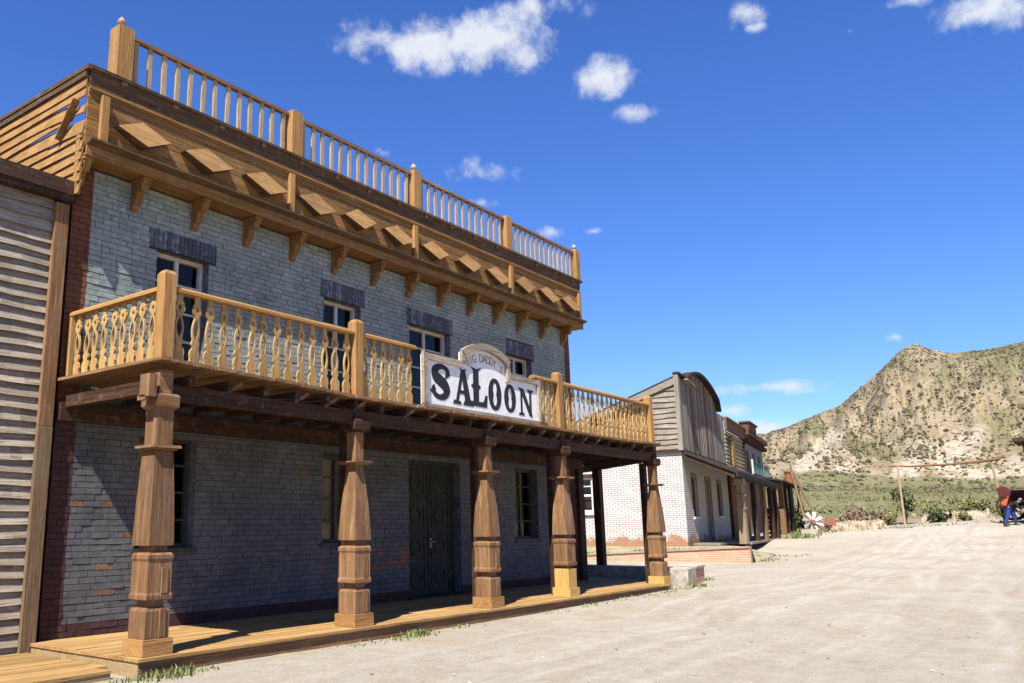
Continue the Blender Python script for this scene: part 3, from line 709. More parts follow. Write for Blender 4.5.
# ---- balcony railing
def zb(x): return ZD+zdeck(x)+.004
m=MB()
segs=[(0,3.606),(3.606,5.1),(8.97,10.10),(10.10,14.85)]
br=None
for a,c in segs:
    m=MB(); m.prism([(-.07,4.66),(-.07,4.70),(-.03,4.735),(.05,4.735),(.08,4.70),(.08,4.66)],a+.08,c-.08 if c not in(5.1,) else c,lambda p,q,d:(d,p,q))
    if br is None: br=m.build('balcony_railing',Wd['goldX'],sal)
    else: m.build('handrail',Wd['goldX'],br)
m=MB(); m.prism([(-.07,4.66),(-.07,4.70),(-.03,4.735),(.05,4.735),(.08,4.70),(.08,4.66)],.09,2.25,lambda p,q,d:(p,d,q)); m.build('handrail',Wd['goldY'],br)
m=MB(); m.beam((14.95,.11,4.70),(17.05,2.64,4.70),.14,.07); m.build('handrail',Wd['brownX'],br)
for x,y in ((0,0),(3.606,0),(10.10,0),(14.85,0),(17.1,2.7)):
    m=MB(); h=.088; m.frus(x,y,[(zb(x)-.04,h),(4.87,h),(4.92,h*.62)]); m.build('railing_post',Wd['goldZ'],br)
m=MB(); m.frus(-.02,2.2,[(zb(0)-.03,.04),(4.66,.04)]); m.build('railing_post',Wd['balus'],br)
# baluster profile: half widths by height (0..1), with an open lens and a small eye
def baluster_mesh():
    m=MB(); H=.93; T=lambda a,b,d:(a,d,b); d0,d1=-.014,.014
    def sym(pts): return [(-w,z*H) for w,z in pts],[(w,z*H) for w,z in pts]
    base_=[(.062,0),(.066,.05),(.060,.10),(.070,.16),(.060,.22),(.036,.255),(.034,.27),(.052,.31),(.05,.345),(.036,.375)]
    L,Rr=sym(base_); m.strip(L,Rr,d0,d1,T)
    # two strands of the lens
    n=9; zs_=[.375+(.70-.375)*i/n for i in range(n+1)]
    o=[.036+.022*math.sin(math.pi*i/n)**.9-(.010*(i/n)) for i in range(n+1)]; iw=[max(.0005,.036*math.sin(math.pi*i/n)) for i in range(n+1)]
    for s_ in (-1,1):
        A=[(s_*w,z*H) for w,z in zip(o,zs_)]; B=[(s_*w,z*H) for w,z in zip(iw,zs_)]; m.strip(A,B,d0,d1,T)
    nk=[(.026,.70),(.024,.725),(.038,.755),(.058,.79)]
    L,Rr=sym(nk); m.strip(L,Rr,d0,d1,T)
    for s_ in (-1,1):
        A=[(s_*.058,.79*H),(s_*.064,.83*H),(s_*.052,.87*H),(s_*.044,.885*H)]; B=[(s_*.0005,.79*H),(s_*.020,.825*H),(s_*.018,.85*H),(s_*.0005,.885*H)]
        m.strip(A,B,d0,d1,T)
    L,Rr=sym([(.044,.885),(.052,.90),(.044,.92)]); m.strip(L,Rr,d0,d1,T)
    m.box(-.032,.032,-.012,.012,.92*H,.975)
    return m
bal0=baluster_mesh().build('baluster',Wd['balus'],br,local=True)
first=[True]
def put(x,y,rot=0):
    b_=bal0 if first[0] else bal0.copy()
    if not first[0]: COL.objects.link(b_)
    first[0]=False
    b_.location=Vector((x,y,zb(x)))-sal.location
    b_.rotation_euler=(random.uniform(-.015,.015),random.uniform(-.02,.02),rot+random.uniform(-.08,.08))
    b_.scale=(1.22,1,(4.665-zb(x))/.975)
for a,c,n in ((.10,3.5,14),(3.72,5.06,6),(9.03,10.0,4),(10.2,14.76,19)):
    for k in range(n): put(a+(c-a)*(k+.5)/n+random.uniform(-.012,.012),0)
for k in range(9): put(0,.16+2.0*(k+.5)/9,math.pi/2)
for k in range(13):
    t=(k+.7)/13.5; put(14.9+2.2*t,.05+2.65*t,R(50))
m=MB(); m.box(.02,.06,.1,2.2,zb(0),zb(0)+.03); m.build('bottom_rail',Wd['goldY'],br)

# ---- SALOON sign
sg=empty('saloon_sign',(7.03,-.16,3.69),'white wooden sign reading SALOON in black with an arched top, fixed on the balcony rail','sign')
T=lambda a,b,d:(a,d,b)
arc=lambda r,zc,a0,a1,n,cx=7.03:[(cx+r*math.cos(R(a0+(a1-a0)*i/n)),zc+r*math.sin(R(a0+(a1-a0)*i/n))) for i in range(n+1)]
ac=arc(1.52,3.46,59.5,120.5,12)
out=[(5.12,3.70),(8.96,3.70),(8.96,4.57),(7.81,4.57)]+[(7.81,ac[0][1])]+ac[1:-1]+[(6.25,ac[-1][1]),(6.25,4.57),(5.12,4.57)]
m=MB(); m.prism(out,-.175,-.13,T); m.build('board',M_signw,sg)
m=MB(); F0,F1=-.225,-.176; fwd=.11
m.box(5.10,8.97,F0,F1,3.66,3.66+.06,0,.003); m.box(5.08,5.08+fwd,F0-.01,F1,3.725,4.60,0,.003); m.box(8.90,8.90+.08,F0-.01,F1,3.725,4.58,0,.003)
m.box(5.195,6.34,F0,F1,4.49,4.60,0,.003); m.box(7.74,8.895,F0,F1,4.47,4.57,0,.003)
m.box(6.22,6.33,F0-.012,F1,4.605,4.80,0,.003); m.box(7.73,7.85,F0-.012,F1,4.40,4.80,0,.003)
A=arc(1.57,3.46,58.5,121.5,12); B=arc(1.44,3.46,60,120,12); m.strip(A,B,F0-.03,F1,T)
m.build('frame',Wd['sidingX'],sg)
m=MB(); m.box(5.085,5.11,-.24,-.175,3.7,4.63); m.build('side_batten',Wd['tanX'],sg)
def letter(ch,x0,x1,z0,z1,dd):
    m=MB(); w=x1-x0; h=z1-z0; t0=-.176-.0045-dd; t1=-.176
    q=lambda a,b:(x0+a*w,z0+b*h)
    def poly(pts,e=0): m.prism([q(*p) for p in pts],t0-e,t1,T)
    if ch=='O':
        n=28; O=[];I=[]
        for i in range(n):
            t=2*math.pi*i/n; c,s=math.cos(t),math.sin(t)
            O.append(q(.5+.5*math.copysign(abs(c)**.9,c),.5+.5*s))
            ix=.17*math.copysign(abs(c)**.8,c)*(1-.45*math.exp(-(s/.25)**2)); I.append(q(.5+ix,.5+.36*s))
        m.strip(O,I,t0,t1,T,closed=True)
    elif ch=='S':
        pts=[(.80,.70),(.86,.84),(.66,.955),(.42,.95),(.22,.82),(.24,.66),(.45,.55),(.68,.43),(.80,.27),(.68,.10),(.44,.045),(.22,.11),(.12,.25)]
        wd=[.05,.09,.07,.09,.15,.17,.18,.18,.16,.11,.08,.08,.09]
        # smooth
        P_=[Vector(p) for p in pts]; C_=[];Wq=[]
        for i in range(len(P_)-1):
            p0=P_[max(i-1,0)];p1=P_[i];p2=P_[i+1];p3=P_[min(i+2,len(P_)-1)]
            for k in range(4):
                t=k/4; C_.append(.5*((2*p1)+(p2-p0)*t+(2*p0-5*p1+4*p2-p3)*t*t+(3*p1-p0-3*p2+p3)*t**3)); Wq.append(wd[i]+(wd[i+1]-wd[i])*t)
        C_.append(P_[-1]);Wq.append(wd[-1]); L=[];Rr=[]
        for i,c in enumerate(C_):
            d=(C_[min(i+1,len(C_)-1)]-C_[max(i-1,0)]).normalized(); nn=Vector((-d.y,d.x)); L.append(q(*(c+nn*Wq[i])));Rr.append(q(*(c-nn*Wq[i])))
        m.strip(L,Rr,t0,t1,T)
        poly([(.70,.60),(.98,.74),(.92,.86),(.74,.80)],.0008); poly([(-.04,.20),(.06,.14),(.26,.24),(.18,.40),(.08,.36),(.04,.26)],.0008)
    elif ch=='A':
        poly([(.12,.05),(.26,.05),(.55,.93),(.42,.97)]); poly([(.42,.99),(.62,.99),(.94,.06),(.62,.06)],.0006)
        poly([(.28,.30),(.70,.30),(.68,.40),(.31,.40)],.0012)
        poly([(-.02,.0),(.42,.0),(.36,.10),(.20,.07),(.06,.12)],.0018); poly([(.50,.0),(1.06,.0),(1.0,.12),(.80,.08),(.58,.12)],.0018)
        poly([(.30,1.02),(.42,.93),(.60,.93),(.72,1.02),(.52,.985)],.0018)
    elif ch=='L':
        poly([(.22,.06),(.52,.06),(.52,.95),(.22,.95)]); poly([(.08,.0),(.95,.0),(1.0,.32),(.88,.32),(.78,.14),(.5,.12),(.08,.12)],.0008)
        poly([(.06,1.03),(.24,.92),(.50,.92),(.68,1.03),(.50,.99),(.37,.97),(.24,.99)],.0012); poly([(.10,.52),(.22,.44),(.22,.58)],.0008); poly([(.64,.52),(.52,.44),(.52,.58)],.0008)
    elif ch=='N':
        poly([(.14,.06),(.26,.06),(.26,.93),(.14,.93)]); poly([(.74,.08),(.88,.02),(.88,.94),(.74,.94)]); poly([(.10,.99),(.36,.99),(.92,.06),(.88,-.04),(.70,.04)],.0008)
        poly([(.0,.0),(.40,.0),(.34,.10),(.06,.10)],.0014); poly([(.60,1.0),(1.02,1.0),(.96,.9),(.66,.9)],.0014); poly([(-.02,1.02),(.14,.9),(.28,.9),(.30,1.0)],.0014)
    return m.build('letter',M_black,sg)
for i,(ch,a,c,z0,z1) in enumerate((('S',5.34,5.93,3.84,4.44),('A',6.0,6.60,3.80,4.46),('L',6.50,7.10,3.82,4.54),('O',7.13,7.58,3.80,4.42),('O',7.68,8.10,3.81,4.37),('N',8.20,8.76,3.80,4.34))): letter(ch,a,c,z0,z1,0)
# small arched lettering
def glyph(ch):
    cu=bpy.data.curves.new('glyph','FONT'); cu.body=ch; cu.extrude=.015; cu.align_x='CENTER'
    o=bpy.data.objects.new('glyph',cu); COL.objects.link(o); dg=bpy.context.evaluated_depsgraph_get(); me=o.evaluated_get(dg).to_mesh()
    v=[tuple(x.co) for x in me.vertices]; f=[tuple(p.vertices) for p in me.polygons]; o.to_mesh_clear(); bpy.data.objects.remove(o); return v,f
txt="BIG DADDY'S"; m=MB(); rad=1.215
for i,ch in enumerate(txt):
    if ch==' ': continue
    a=R(90+28-(i+.5)*56/len(txt)); v,f=glyph(ch); cxx=7.03+rad*1.02*math.cos(a); czz=3.46+rad*math.sin(a)-0; r_=a-math.pi/2; s_=.20
    vs=[]
    for (u,w,d) in v:
        u*=s_*.95; w*=s_*1.15; vs.append((cxx+u*math.cos(r_)-w*math.sin(r_), -.181+d*.1-0.0, czz+u*math.sin(r_)+w*math.cos(r_)))
    m.add(vs,f)
m.build('small_lettering',M_goldp,sg,label="arched ochre lettering reading BIG DADDY'S")

# ------------------------------------------------------------ left neighbour
nb=empty('clapboard_building',(-3.5,2.25,0),'grey clapboard building at the left edge beside the saloon','building')
m=MB(); z=.0; k=0
while z<6.35:
    x=-7.5
    cuts=[-7.5,-4.2+random.uniform(-.6,.6),-1.9+random.uniform(-.5,.5) if k%3==0 else -.42,-.42]
    cuts=sorted(set(cuts))
    for a,c in zip(cuts,cuts[1:]):
        n=8; am=random.uniform(-.012,.018)
        for q in range(n):
            t0,t1=q/n,(q+1)/n; xa=a+(c-a)*t0+(.002 if q==0 else 0); xb=a+(c-a)*t1-(.002 if q==n-1 else 0)
            za=z+am*math.sin(math.pi*t0)+.008*math.sin(xa*5+k); zb_=z+am*math.sin(math.pi*t1)+.008*math.sin(xb*5+k)
            m.add([(xa,2.222,za),(xb,2.222,zb_),(xb,2.275,zb_+.185),(xa,2.275,za+.185),(xa,2.245,za),(xb,2.245,zb_),(xb,2.29,zb_+.185),(xa,2.29,za+.185)],[(0,1,2,3),(4,7,6,5),(0,4,5,1),(3,2,6,7),(0,3,7,4),(1,5,6,2)])
    z+=.172; k+=1
m.box(-7.5,-.4,2.3,2.34,0,6.4); m.build('siding',Wd['sidingX'],nb)
m=MB(); m.box(-.43,-.225,2.16,2.29,0.0,3.05,0,.003); m.build('corner_board',Wd['cornerZ'],nb,label='lower grey tan length of the corner board')
m=MB(); m.box(-.43,-.225,2.165,2.29,3.055,6.3,0,.003); m.build('corner_board',Wd['brownZ'],nb,label='upper red brown length of the corner board')
m=MB(); m.box(-7.5,-.15,2.06,2.5,6.42,6.64,0,.003); m.box(-7.5,-.17,2.09,2.3,6.34,6.42); m.build('eave_board',Wd['darkX'],nb)
m=MB(); m.box(-7.5,-.15,2.5,9,6.4,6.6); m.box(-7.5,-7.3,2.35,9,0,6.4); m.box(-.43,-.3,2.35,9,0,6.4); m.build('roof',M_roof,nb)
m=MB(); y=-.05
while y<2.1:
    m.box(-7.5,-.5+.02*random.random() if y<.3 else -.32,y+.003,y+.17,.05,.085+random.uniform(-.003,.003),0,.002); y+=.175
m.build('boardwalk',Wd['plankX'],nb)
m=MB(); m.box(-7.5,-.5,-.04,-.0,-.06,.048); m.build('boardwalk_edge',Wd['tanX'],nb)

# ------------------------------------------------------------ low walls right of the porch
st=empty('low_stone_wall',(16.6,1.0,.05),'low pale stone and brick wall at the right end of the saloon porch','wall')
def V2(a,b,t): return (a[0]+(b[0]-a[0])*t,a[1]+(b[1]-a[1])*t)
def wallseg(m,pts,z0,z1,mi=0): m.prism(pts,z0,z1,lambda a,b,d:(a,b,d),mi)
c0=(16.15,-.22); cl=(15.45,.22); cr=(18.2,.12)
m=MB(); wallseg(m,[cl,c0,(16.9,-.13),(17.3,.5),(17.6,5.0),(17.0,5.0),(16.6,.9)],-.1,.50); m.build('stone_block',M_conc,st)
m=MB(); wallseg(m,[(16.92,-.13),cr,(18.4,.8),(17.33,.52)],-.1,.47); m.build('brick_end',M_redbrick,st)
m=MB(); wallseg(m,[(16.9,-.16),(18.23,.10),(18.42,.83),(17.3,.55)],.475,.53); m.build('coping',M_conc,st)
for k,(x,y) in enumerate(((15.25,.3),(14.75,.42))):
    pass
tr=empty('brick_terrace',(27.6,5.5,.2),'long low orange brick terrace wall in front of the whitewashed building','terrace')
TD=Vector((math.cos(R(95)),math.sin(R(95)))); TN=Vector((TD.y,-TD.x))
def TT(a,b,d): return (27.9+TD.x*a+TN.x*d,1.95+TD.y*a+TN.y*d,b)     # a along the wall, d outward to the far side
m=MB(); m.prism([(0,-.3),(12,-.3),(12,.12),(0,.74)],0,.25,TT); m.build('wall',M_redbrick,tr)
m=MB(); k=0
while k<11.8: 
    za=.742-.0517*k; m.add([TT(k+.004,za,-.05),TT(k+.59,za-.03,-.05),TT(k+.59,za-.03,.3),TT(k+.004,za,.3),TT(k+.004,za+.06,-.05),TT(k+.59,za+.03,-.05),TT(k+.59,za+.03,.3),TT(k+.004,za+.06,.3)],[(3,2,1,0),(4,5,6,7),(0,1,5,4),(2,3,7,6),(1,2,6,5),(3,0,4,7)]); k+=.6
m.build('coping',plain('sun bleached brick coping',(.52,.36,.25),.9,.1,0,.25,8),tr)
m=MB(); vs=[];n=24
for i in range(n+1):
    for j in range(9):
        aa=12*i/n; dd=.25+(4.6-.25)*j/8; zz=.70-.0517*aa*(1-j/8)+.03*fbm(aa*1.3,dd*1.2); kk=min(1,max(0,(dd-.3)/.5))*max(0,1-aa/1.6); zz=zz*(1-kk)+(.12+.05*dd)*kk; vs.append(TT(aa,zz,dd))
m.add(vs,[(i*9+j,(i+1)*9+j,(i+1)*9+j+1,i*9+j+1) for i in range(n) for j in range(8)])
tm,nt,b=base('dry terrace soil',.95,.1); g_=nt.nodes.new('ShaderNodeNewGeometry'); q=nse(nt,g_.outputs['Position'],1.3,5,.65)
nt.links.new(ramp(nt,q,[(.4,(.44,.38,.27)),(.55,(.40,.36,.22)),(.62,(.16,.19,.06))]),b.inputs['Base Color'])
m.build('terrace_soil',tm,tr)

# ------------------------------------------------------------ row of buildings further on
K=Vector((31.7,5.85)); HU=10.3; U=Vector((math.cos(R(HU)),math.sin(R(HU)))); Vv=Vector((-U.y,U.x))
SV=Vector((math.cos(R(95)),math.sin(R(95))))
def F(u,v,z): p=K+U*u+Vv*v; return (p.x,p.y,z)
def G(u,v,z): p=K+U*u+SV*v; return (p.x,p.y,z)
zf=.8
b2=empty('whitewashed_building',(K.x,K.y,zf),'whitewashed brick building with a grey arched plank front and a long porch','building')
def fbox(m,u0,u1,v0,v1,z0,z1,mi=0,j=0): return m.box(u0,u1,v0,v1,z0,z1,mi,j,T=F)
m=MB()
# front wall with openings
ops=[(1.75,2.85,1.98,3.85),(5.2,6.6,zf,3.85),(8.6,9.8,2.05,3.85)]
us=sorted({0.,12.3}|{o[0] for o in ops}|{o[1] for o in ops}); z_s=sorted({.3,4.95}|{o[2] for o in ops}|{o[3] for o in ops})
for a,c in zip(us,us[1:]):
    for e,f in zip(z_s,z_s[1:]):
        if not any(o[0]<(a+c)/2<o[1] and o[2]<(e+f)/2<o[3] for o in ops): m.add([F(a,0,e),F(c,0,e),F(c,0,f),F(a,0,f)],[(0,1,2,3)])
for o in ops:
    for uu in o[:2]: m.add([F(uu,0,o[2]),F(uu,.25,o[2]),F(uu,.25,o[3]),F(uu,0,o[3])],[(0,1,2,3)])
    for zz in o[2:]: m.add([F(o[0],0,zz),F(o[1],0,zz),F(o[1],.25,zz),F(o[0],.25,zz)],[(0,1,2,3)])
# side wall (faces the saloon) with window
so_=(4.35,5.9,2.25,3.85); ss=sorted({0.,9.,so_[0],so_[1]}); z2=[.3,so_[2],so_[3],4.95]
for a,c in zip(ss,ss[1:]):
    for e,f in zip(z2,z2[1:]):
        if not(so_[0]<(a+c)/2<so_[1] and so_[2]<(e+f)/2<so_[3]): m.add([G(0,a,e),G(0,c,e),G(0,c,f),G(0,a,f)],[(0,1,2,3)])
for vv in so_[:2]: m.add([G(0,vv,so_[2]),G(.18,vv,so_[2]),G(.18,vv,so_[3]),G(0,vv,so_[3])],[(0,1,2,3)])
for zz in so_[2:]: m.add([G(0,so_[0],zz),G(.18,so_[0],zz),G(.18,so_[1],zz),G(0,so_[1],zz)],[(0,1,2,3)])
m.add([G(0,9,.3),F(12.3,9,.3),F(12.3,9,4.95),G(0,9,4.95)],[(0,1,2,3)]); m.add([F(12.3,0,.3),F(12.3,9,.3),F(12.3,9,4.95),F(12.3,0,4.95)],[(0,1,2,3)])
m.build('wall',M_whitebrick,b2)
# side window
def gb(m,u0,u1,v0,v1,z0,z1): return m.box(u0,u1,v0,v1,z0,z1,0,0,T=G)
v0,v1,z0,z1=so_
m=MB(); gb(m,.08,.14,v0,v0+.09,z0,z1);gb(m,.08,.14,v1-.09,v1,z0,z1);gb(m,.08,.14,v0+.09,v1-.09,z1-.09,z1);gb(m,.06,.14,v0+.09,v1-.09,z0,z0+.09);gb(m,.06,.14,v0+.09,v1-.09,z0+.72,z0+.82)
for k in (1,2): vv=v0+(v1-v0)*k/3; gb(m,.09,.13,vv-.025,vv+.025,z0+.82,z1-.09)
gb(m,.09,.13,v0+.09,v1-.09,(z0+.8+z1)/2-.025,(z0+.8+z1)/2+.025)
w_=m.build('window',M_frame,b2); m=MB(); m.add([G(.12,v0,z0),G(.12,v1,z0),G(.12,v1,z1),G(.12,v0,z1)],[(0,1,2,3)]); m.build('pane',M_glass,w_)
m=MB(); gb(m,-.12,.06,v0-.1,v1+.1,z0-.14,z0-.003); m.build('window_sill',M_frame,b2)
m=MB(); gb(m,-.02,.07,v0-.02,v1+.02,z1,z1+.16); m.build('window_lintel',Wd['darkX'],b2)
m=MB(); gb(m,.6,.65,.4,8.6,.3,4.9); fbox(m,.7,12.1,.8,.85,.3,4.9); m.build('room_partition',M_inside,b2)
for o in ops:
    m=MB(); a,c,e,f=o; fbox(m,a,a+.1,.1,.16,e,f);fbox(m,c-.1,c,.1,.16,e,f);fbox(m,a+.1,c-.1,.1,.16,f-.1,f);fbox(m,(a+c)/2-.03,(a+c)/2+.03,.1,.15,e,f-.1)
    sm=MB()
    for uu in (a-.12,c+.0): fbox(sm,uu,uu+.12,-.03,.0,e,f)
    fbox(sm,a-.12,c+.12,-.035,.0,f+.002,f+.13); sm.build('surround',Wd['tanZ2'],b2)
    isd=e<1; w_=m.build('door' if isd else 'window',M_dframe,b2)
    m=MB(); 
    if isd: fbox(m,a+.1,c-.1,.12,.15,e,f-.1); m.build('door_panel',Wd['greyZ'],w_)
    else:
        m.add([F(a,.14,e),F(c,.14,e),F(c,.14,f),F(a,.14,f)],[(0,1,2,3)]); m.build('pane',M_glass,w_); m=MB(); fbox(m,a-.1,c+.1,-.08,.09,e-.12,e-.003); m.build('window_sill',M_frame,b2)
# side gable siding
def roofz(v): return 8.33-.36*v
m=MB(); z=4.95
while z<8.3:
    vmax=min(9,(8.33-z-.2)/.36)
    if vmax>.15:
        n=max(2,int(vmax*2)); am=random.uniform(-.03,.03)
        for q in range(n):
            a=vmax*q/n;c=vmax*(q+1)/n; da=am*math.sin(a*1.3)+.02*math.sin(a*3+z*5); dc=am*math.sin(c*1.3)+.02*math.sin(c*3+z*5)
            m.add([G(-.07,a,z+da),G(-.07,c,z+dc),G(-.01,c,z+.26+dc),G(-.01,a,z+.26+da)],[(0,1,2,3)]); m.add([G(-.07,a,z+da),G(-.07,c,z+dc),G(0,c,z+dc),G(0,a,z+da)],[(0,1,2,3)])
    z+=.245
m.add([G(.0,0,4.9),G(.0,9,4.9),G(.0,9,roofz(9)),G(.0,0,8.3)],[(0,1,2,3)])
m.build('gable_siding',Wd['greyY'],b2)
m=MB(); m.add([G(-.15,-.1,8.38),G(-.15,9.2,8.38-.36*9.3),G(12,9.2,8.38-.36*9.3),G(12,-.0,8.38)],[(0,1,2,3)]); m.add([G(-.15,-.1,8.30),G(-.15,9.2,8.30-.36*9.3),G(12,9.2,8.30-.36*9.3),G(12,-.0,8.30)],[(0,1,2,3)])
m.add([G(-.15,-.1,8.38),G(-.15,9.2,8.38-.36*9.3),G(-.15,9.2,8.30-.36*9.3),G(-.15,-.1,8.30)],[(0,1,2,3)]); m.build('roof',M_roof,b2)
m=MB(); m.beam(G(-.12,0,8.12),G(-.12,9.1,8.12-.36*9.1),.05,.3); m.build('barge_board',Wd['greyY'],b2)
m=MB(); m.beam(G(-.1,-.03,4.9),G(-.1,-.03,8.35),.16,.2); m.build('corner_board',Wd['greyZ'],b2)
m=MB(); m.beam(G(-.1,0,4.9),G(-.1,9,4.9),.06,.14); fbox(m,0,12.2,-.1,-.02,4.82,4.97); m.build('band_board',Wd['darkX'],b2)
# false front planks under the arched rim
def ftop(u):
    if u<1.0: return 8.38
    if u<10.1: 
        t=(u-1.0)/9.1; return 8.12+.85*math.sin(math.pi*(t**.85))**.8 if 0<t<1 else 8.1
    return 7.75
m=MB(); u=0.0
while u<12.2:
    w=random.uniform(.16,.26); w=min(w,12.22-u); t=ftop(u+w/2); mi=0
    if random.random()<.16: mi=1
    if 2.6<u<3.0 or 6.3<u<6.9 or 7.9<u<8.1: mi=1
    m.box(u+.008,u+w-.008,-.05+random.uniform(-.012,.012),.0,4.97+random.uniform(-.04,.02),t-.02,mi,.004,T=F); u+=w
m.box(0,12.2,.003,.02,4.97,7.7,1,0,T=F); m.build('false_front',[Wd['greyZ'],wood('rust stained plank',(.10,.04,.02),(.22,.09,.045),(.34,.16,.09),'Z')],b2)
m=MB(); n=26; Lp=[];
for i in range(n):
    ua=1.2+8.9*i/n; ub=1.2+8.9*(i+1)/n; m.add([F(ua,-.34,ftop(ua)+.0),F(ub,-.34,ftop(ub)+.0),F(ub,.1,ftop(ub)+.0),F(ua,.1,ftop(ua)+.0),F(ua,-.34,ftop(ua)+.14),F(ub,-.34,ftop(ub)+.14),F(ub,.1,ftop(ub)+.14),F(ua,.1,ftop(ua)+.14)],[(3,2,1,0),(4,5,6,7),(0,1,5,4),(2,3,7,6),(1,2,6,5),(3,0,4,7)])
m.box(-.2,1.5,-.2,.1,8.38,8.46,0,.02,T=F); m.build('arched_rim',Wd['darkX'],b2)
m=MB(); m.beam(F(.9,-.2,8.28),F(2.1,-.34,8.05),.3,.06); m.build('broken_board',Wd['greyX'],b2)
# porch roof, walkway, posts
m=MB()
def pr(u0,u1,vb,zb0,vf,zf0,th=.1): m.add([F(u0,vb,zb0),F(u1,vb,zb0),F(u1,vf,zf0),F(u0,vf,zf0),F(u0,vb,zb0-th),F(u1,vb,zb0-th),F(u1,vf,zf0-th),F(u0,vf,zf0-th)],[(0,1,2,3),(7,6,5,4),(0,4,5,1),(1,5,6,2),(2,6,7,3),(3,7,4,0)])
pr(-.1,16.2,-.1,4.90,-2.35,3.90,.13); fbox(m,-.1,16.2,-2.36,-2.28,3.66,3.80); m.build('porch_roof',M_roof,b2)
m=MB(); fbox(m,-.05,16.1,-2.2,-2.05,3.62,3.76); m.beam(F(.05,-.15,4.66),F(.05,-2.2,3.74),.14,.24); m.build('porch_beam',Wd['darkX'],b2)
m=MB(); fbox(m,3.2,15.6,-2.25,-.02,.70,.80,0,0); m.build('walkway',Wd['greyX'],b2); m=MB(); fbox(m,3.3,15.5,-1.95,-1.8,-.1,.697); m.build('walkway_base',B_mor2,b2); m=MB(); fbox(m,1.0,3.19,-1.2,-.02,.70,.79); m.build('walkway',Wd['greyX'],b2)
def dpost(u,v,mat,parent,zt=3.62,z0=.8,w=.12,carved=False):
    x,y,_=F(u,v,0); m=MB()
    if carved: m.frus(x,y,[(z0,.17),(z0+1.5,.15),(z0+1.52,.19),(z0+1.6,.19),(z0+1.62,.14),(zt-.8,.12),(zt-.78,.19),(zt-.7,.19),(zt-.68,.12),(zt-.28,.12),(zt-.26,.2),(zt,.2)])
    else: m.frus(x,y,[(z0,w),(zt,w*.9)])
    return m.build('porch_post',mat,parent)
dpost(1.9,-2.1,Wd['tanZ2'],b2,3.64,.75,carved=True)
for u in (6.2,9.8,13.0,15.3): dpost(u,-2.1,Wd['darkZ'] if u!=9.8 else Wd['brownZ'],b2)
m=MB(); fbox(m,12.25,12.45,-.12,.02,.8,4.9); m.build('corner_board',Wd['redZ'],b2)
# step
s1=MB(); fbox(s1,13.6,15.4,-3.1,-2.5,.35,.62,0,.04); stp=s1.build('stone_step',plain('brown step stone',(.26,.17,.12),.95),None); tag(stp,'brown stone step below the far end of the porch walkway','step')
# building 3
b3=empty('yellow_clapboard_building',F(15.8,0,zf),'narrow building with yellow clapboards and a boxed parapet next to the arched front','building')
m=MB(); z=4.9
while z<6.95: fbox(m,12.25,19.4,-.09+.0,-.03,z,z+.13); m.add([F(12.25,-.09,z),F(19.4,-.09,z),F(19.4,.0,z+.2),F(12.25,.0,z+.2)],[(0,1,2,3)]); z+=.23
fbox(m,12.25,19.4,0,6,.5,7.0); m.build('siding',wood('cream clapboard',(.36,.27,.14),(.52,.42,.25),(.62,.53,.36),'X'),b3)
m=MB(); fbox(m,12.22,19.45,-.22,-.08,6.98,7.62); fbox(m,12.22,19.5,-.30,.1,7.62,7.72); m.build('parapet_box',Wd['brownX'],b3)
m=MB(); fbox(m,14.2,15.2,-.16,-.095,5.0,6.8); m.build('shutter',Wd['goldZ'],b3)
m=MB(); fbox(m,13.2,13.7,-.12,-.093,5.2,6.7); m.build('window',M_dframe,b3)
m=MB(); fbox(m,19.3,19.5,-.2,-.05,4.9,7.6); m.build('corner_board',Wd['redZ'],b3)
m=MB(); fbox(m,12.6,19.4,-.14,-.002,.8,4.8); m.build('ground_floor_boards',Wd['brownZ'],b3)
# building 4
b4=empty('grey_rendered_building',F(24.5,0,zf),'grey rendered building with a rust brown cornice and a turquoise balcony rail','building')
m=MB(); fbox(m,19.55,29.6,.0,7,.5,7.6); m.build('wall',M_greyst,b4)
m=MB(); fbox(m,19.5,29.6,-.2,.1,7.15,7.3);fbox(m,19.5,29.7,-.45,.1,7.3,7.62); fbox(m,19.6,23.2,-.5,.1,7.62,8.1); fbox(m,19.5,23.4,-.6,.1,8.1,8.2); m.build('cornice',M_cornb,b4)
for k in range(9): m=MB(); fbox(m,20.0+k*1.15,20.2+k*1.15,-.4,-.02,6.85,7.14); m.build('bracket',M_cornb,b4)
for k in range(3): m=MB(); fbox(m,21.2+k*2.8,22.2+k*2.8,-.04,-.005,4.9,6.4); m.build('window',M_dframe,b4)
m=MB(); fbox(m,18.7,27.3,-.65,-.03,4.6,4.72); m.build('balcony_deck',M_roof,b4)
m=MB(); fbox(m,18.9,27.2,-.64,-.58,5.48,5.55); fbox(m,18.9,27.2,-.64,-.58,4.75,4.82)
u=18.9
while u<27.3:
    big=abs(((u-18.9)/.84)%5)<.1; w=.1 if big else .03; fbox(m,u,u+w,-.645,-.575,4.72,5.62 if big else 5.5); u+=.84
rl=m.build('balcony_railing',M_teal,b4)
m=MB(); fbox(m,18.8,18.89,-.66,-.56,4.72,5.65); m.build('railing_post',M_whitep,rl)
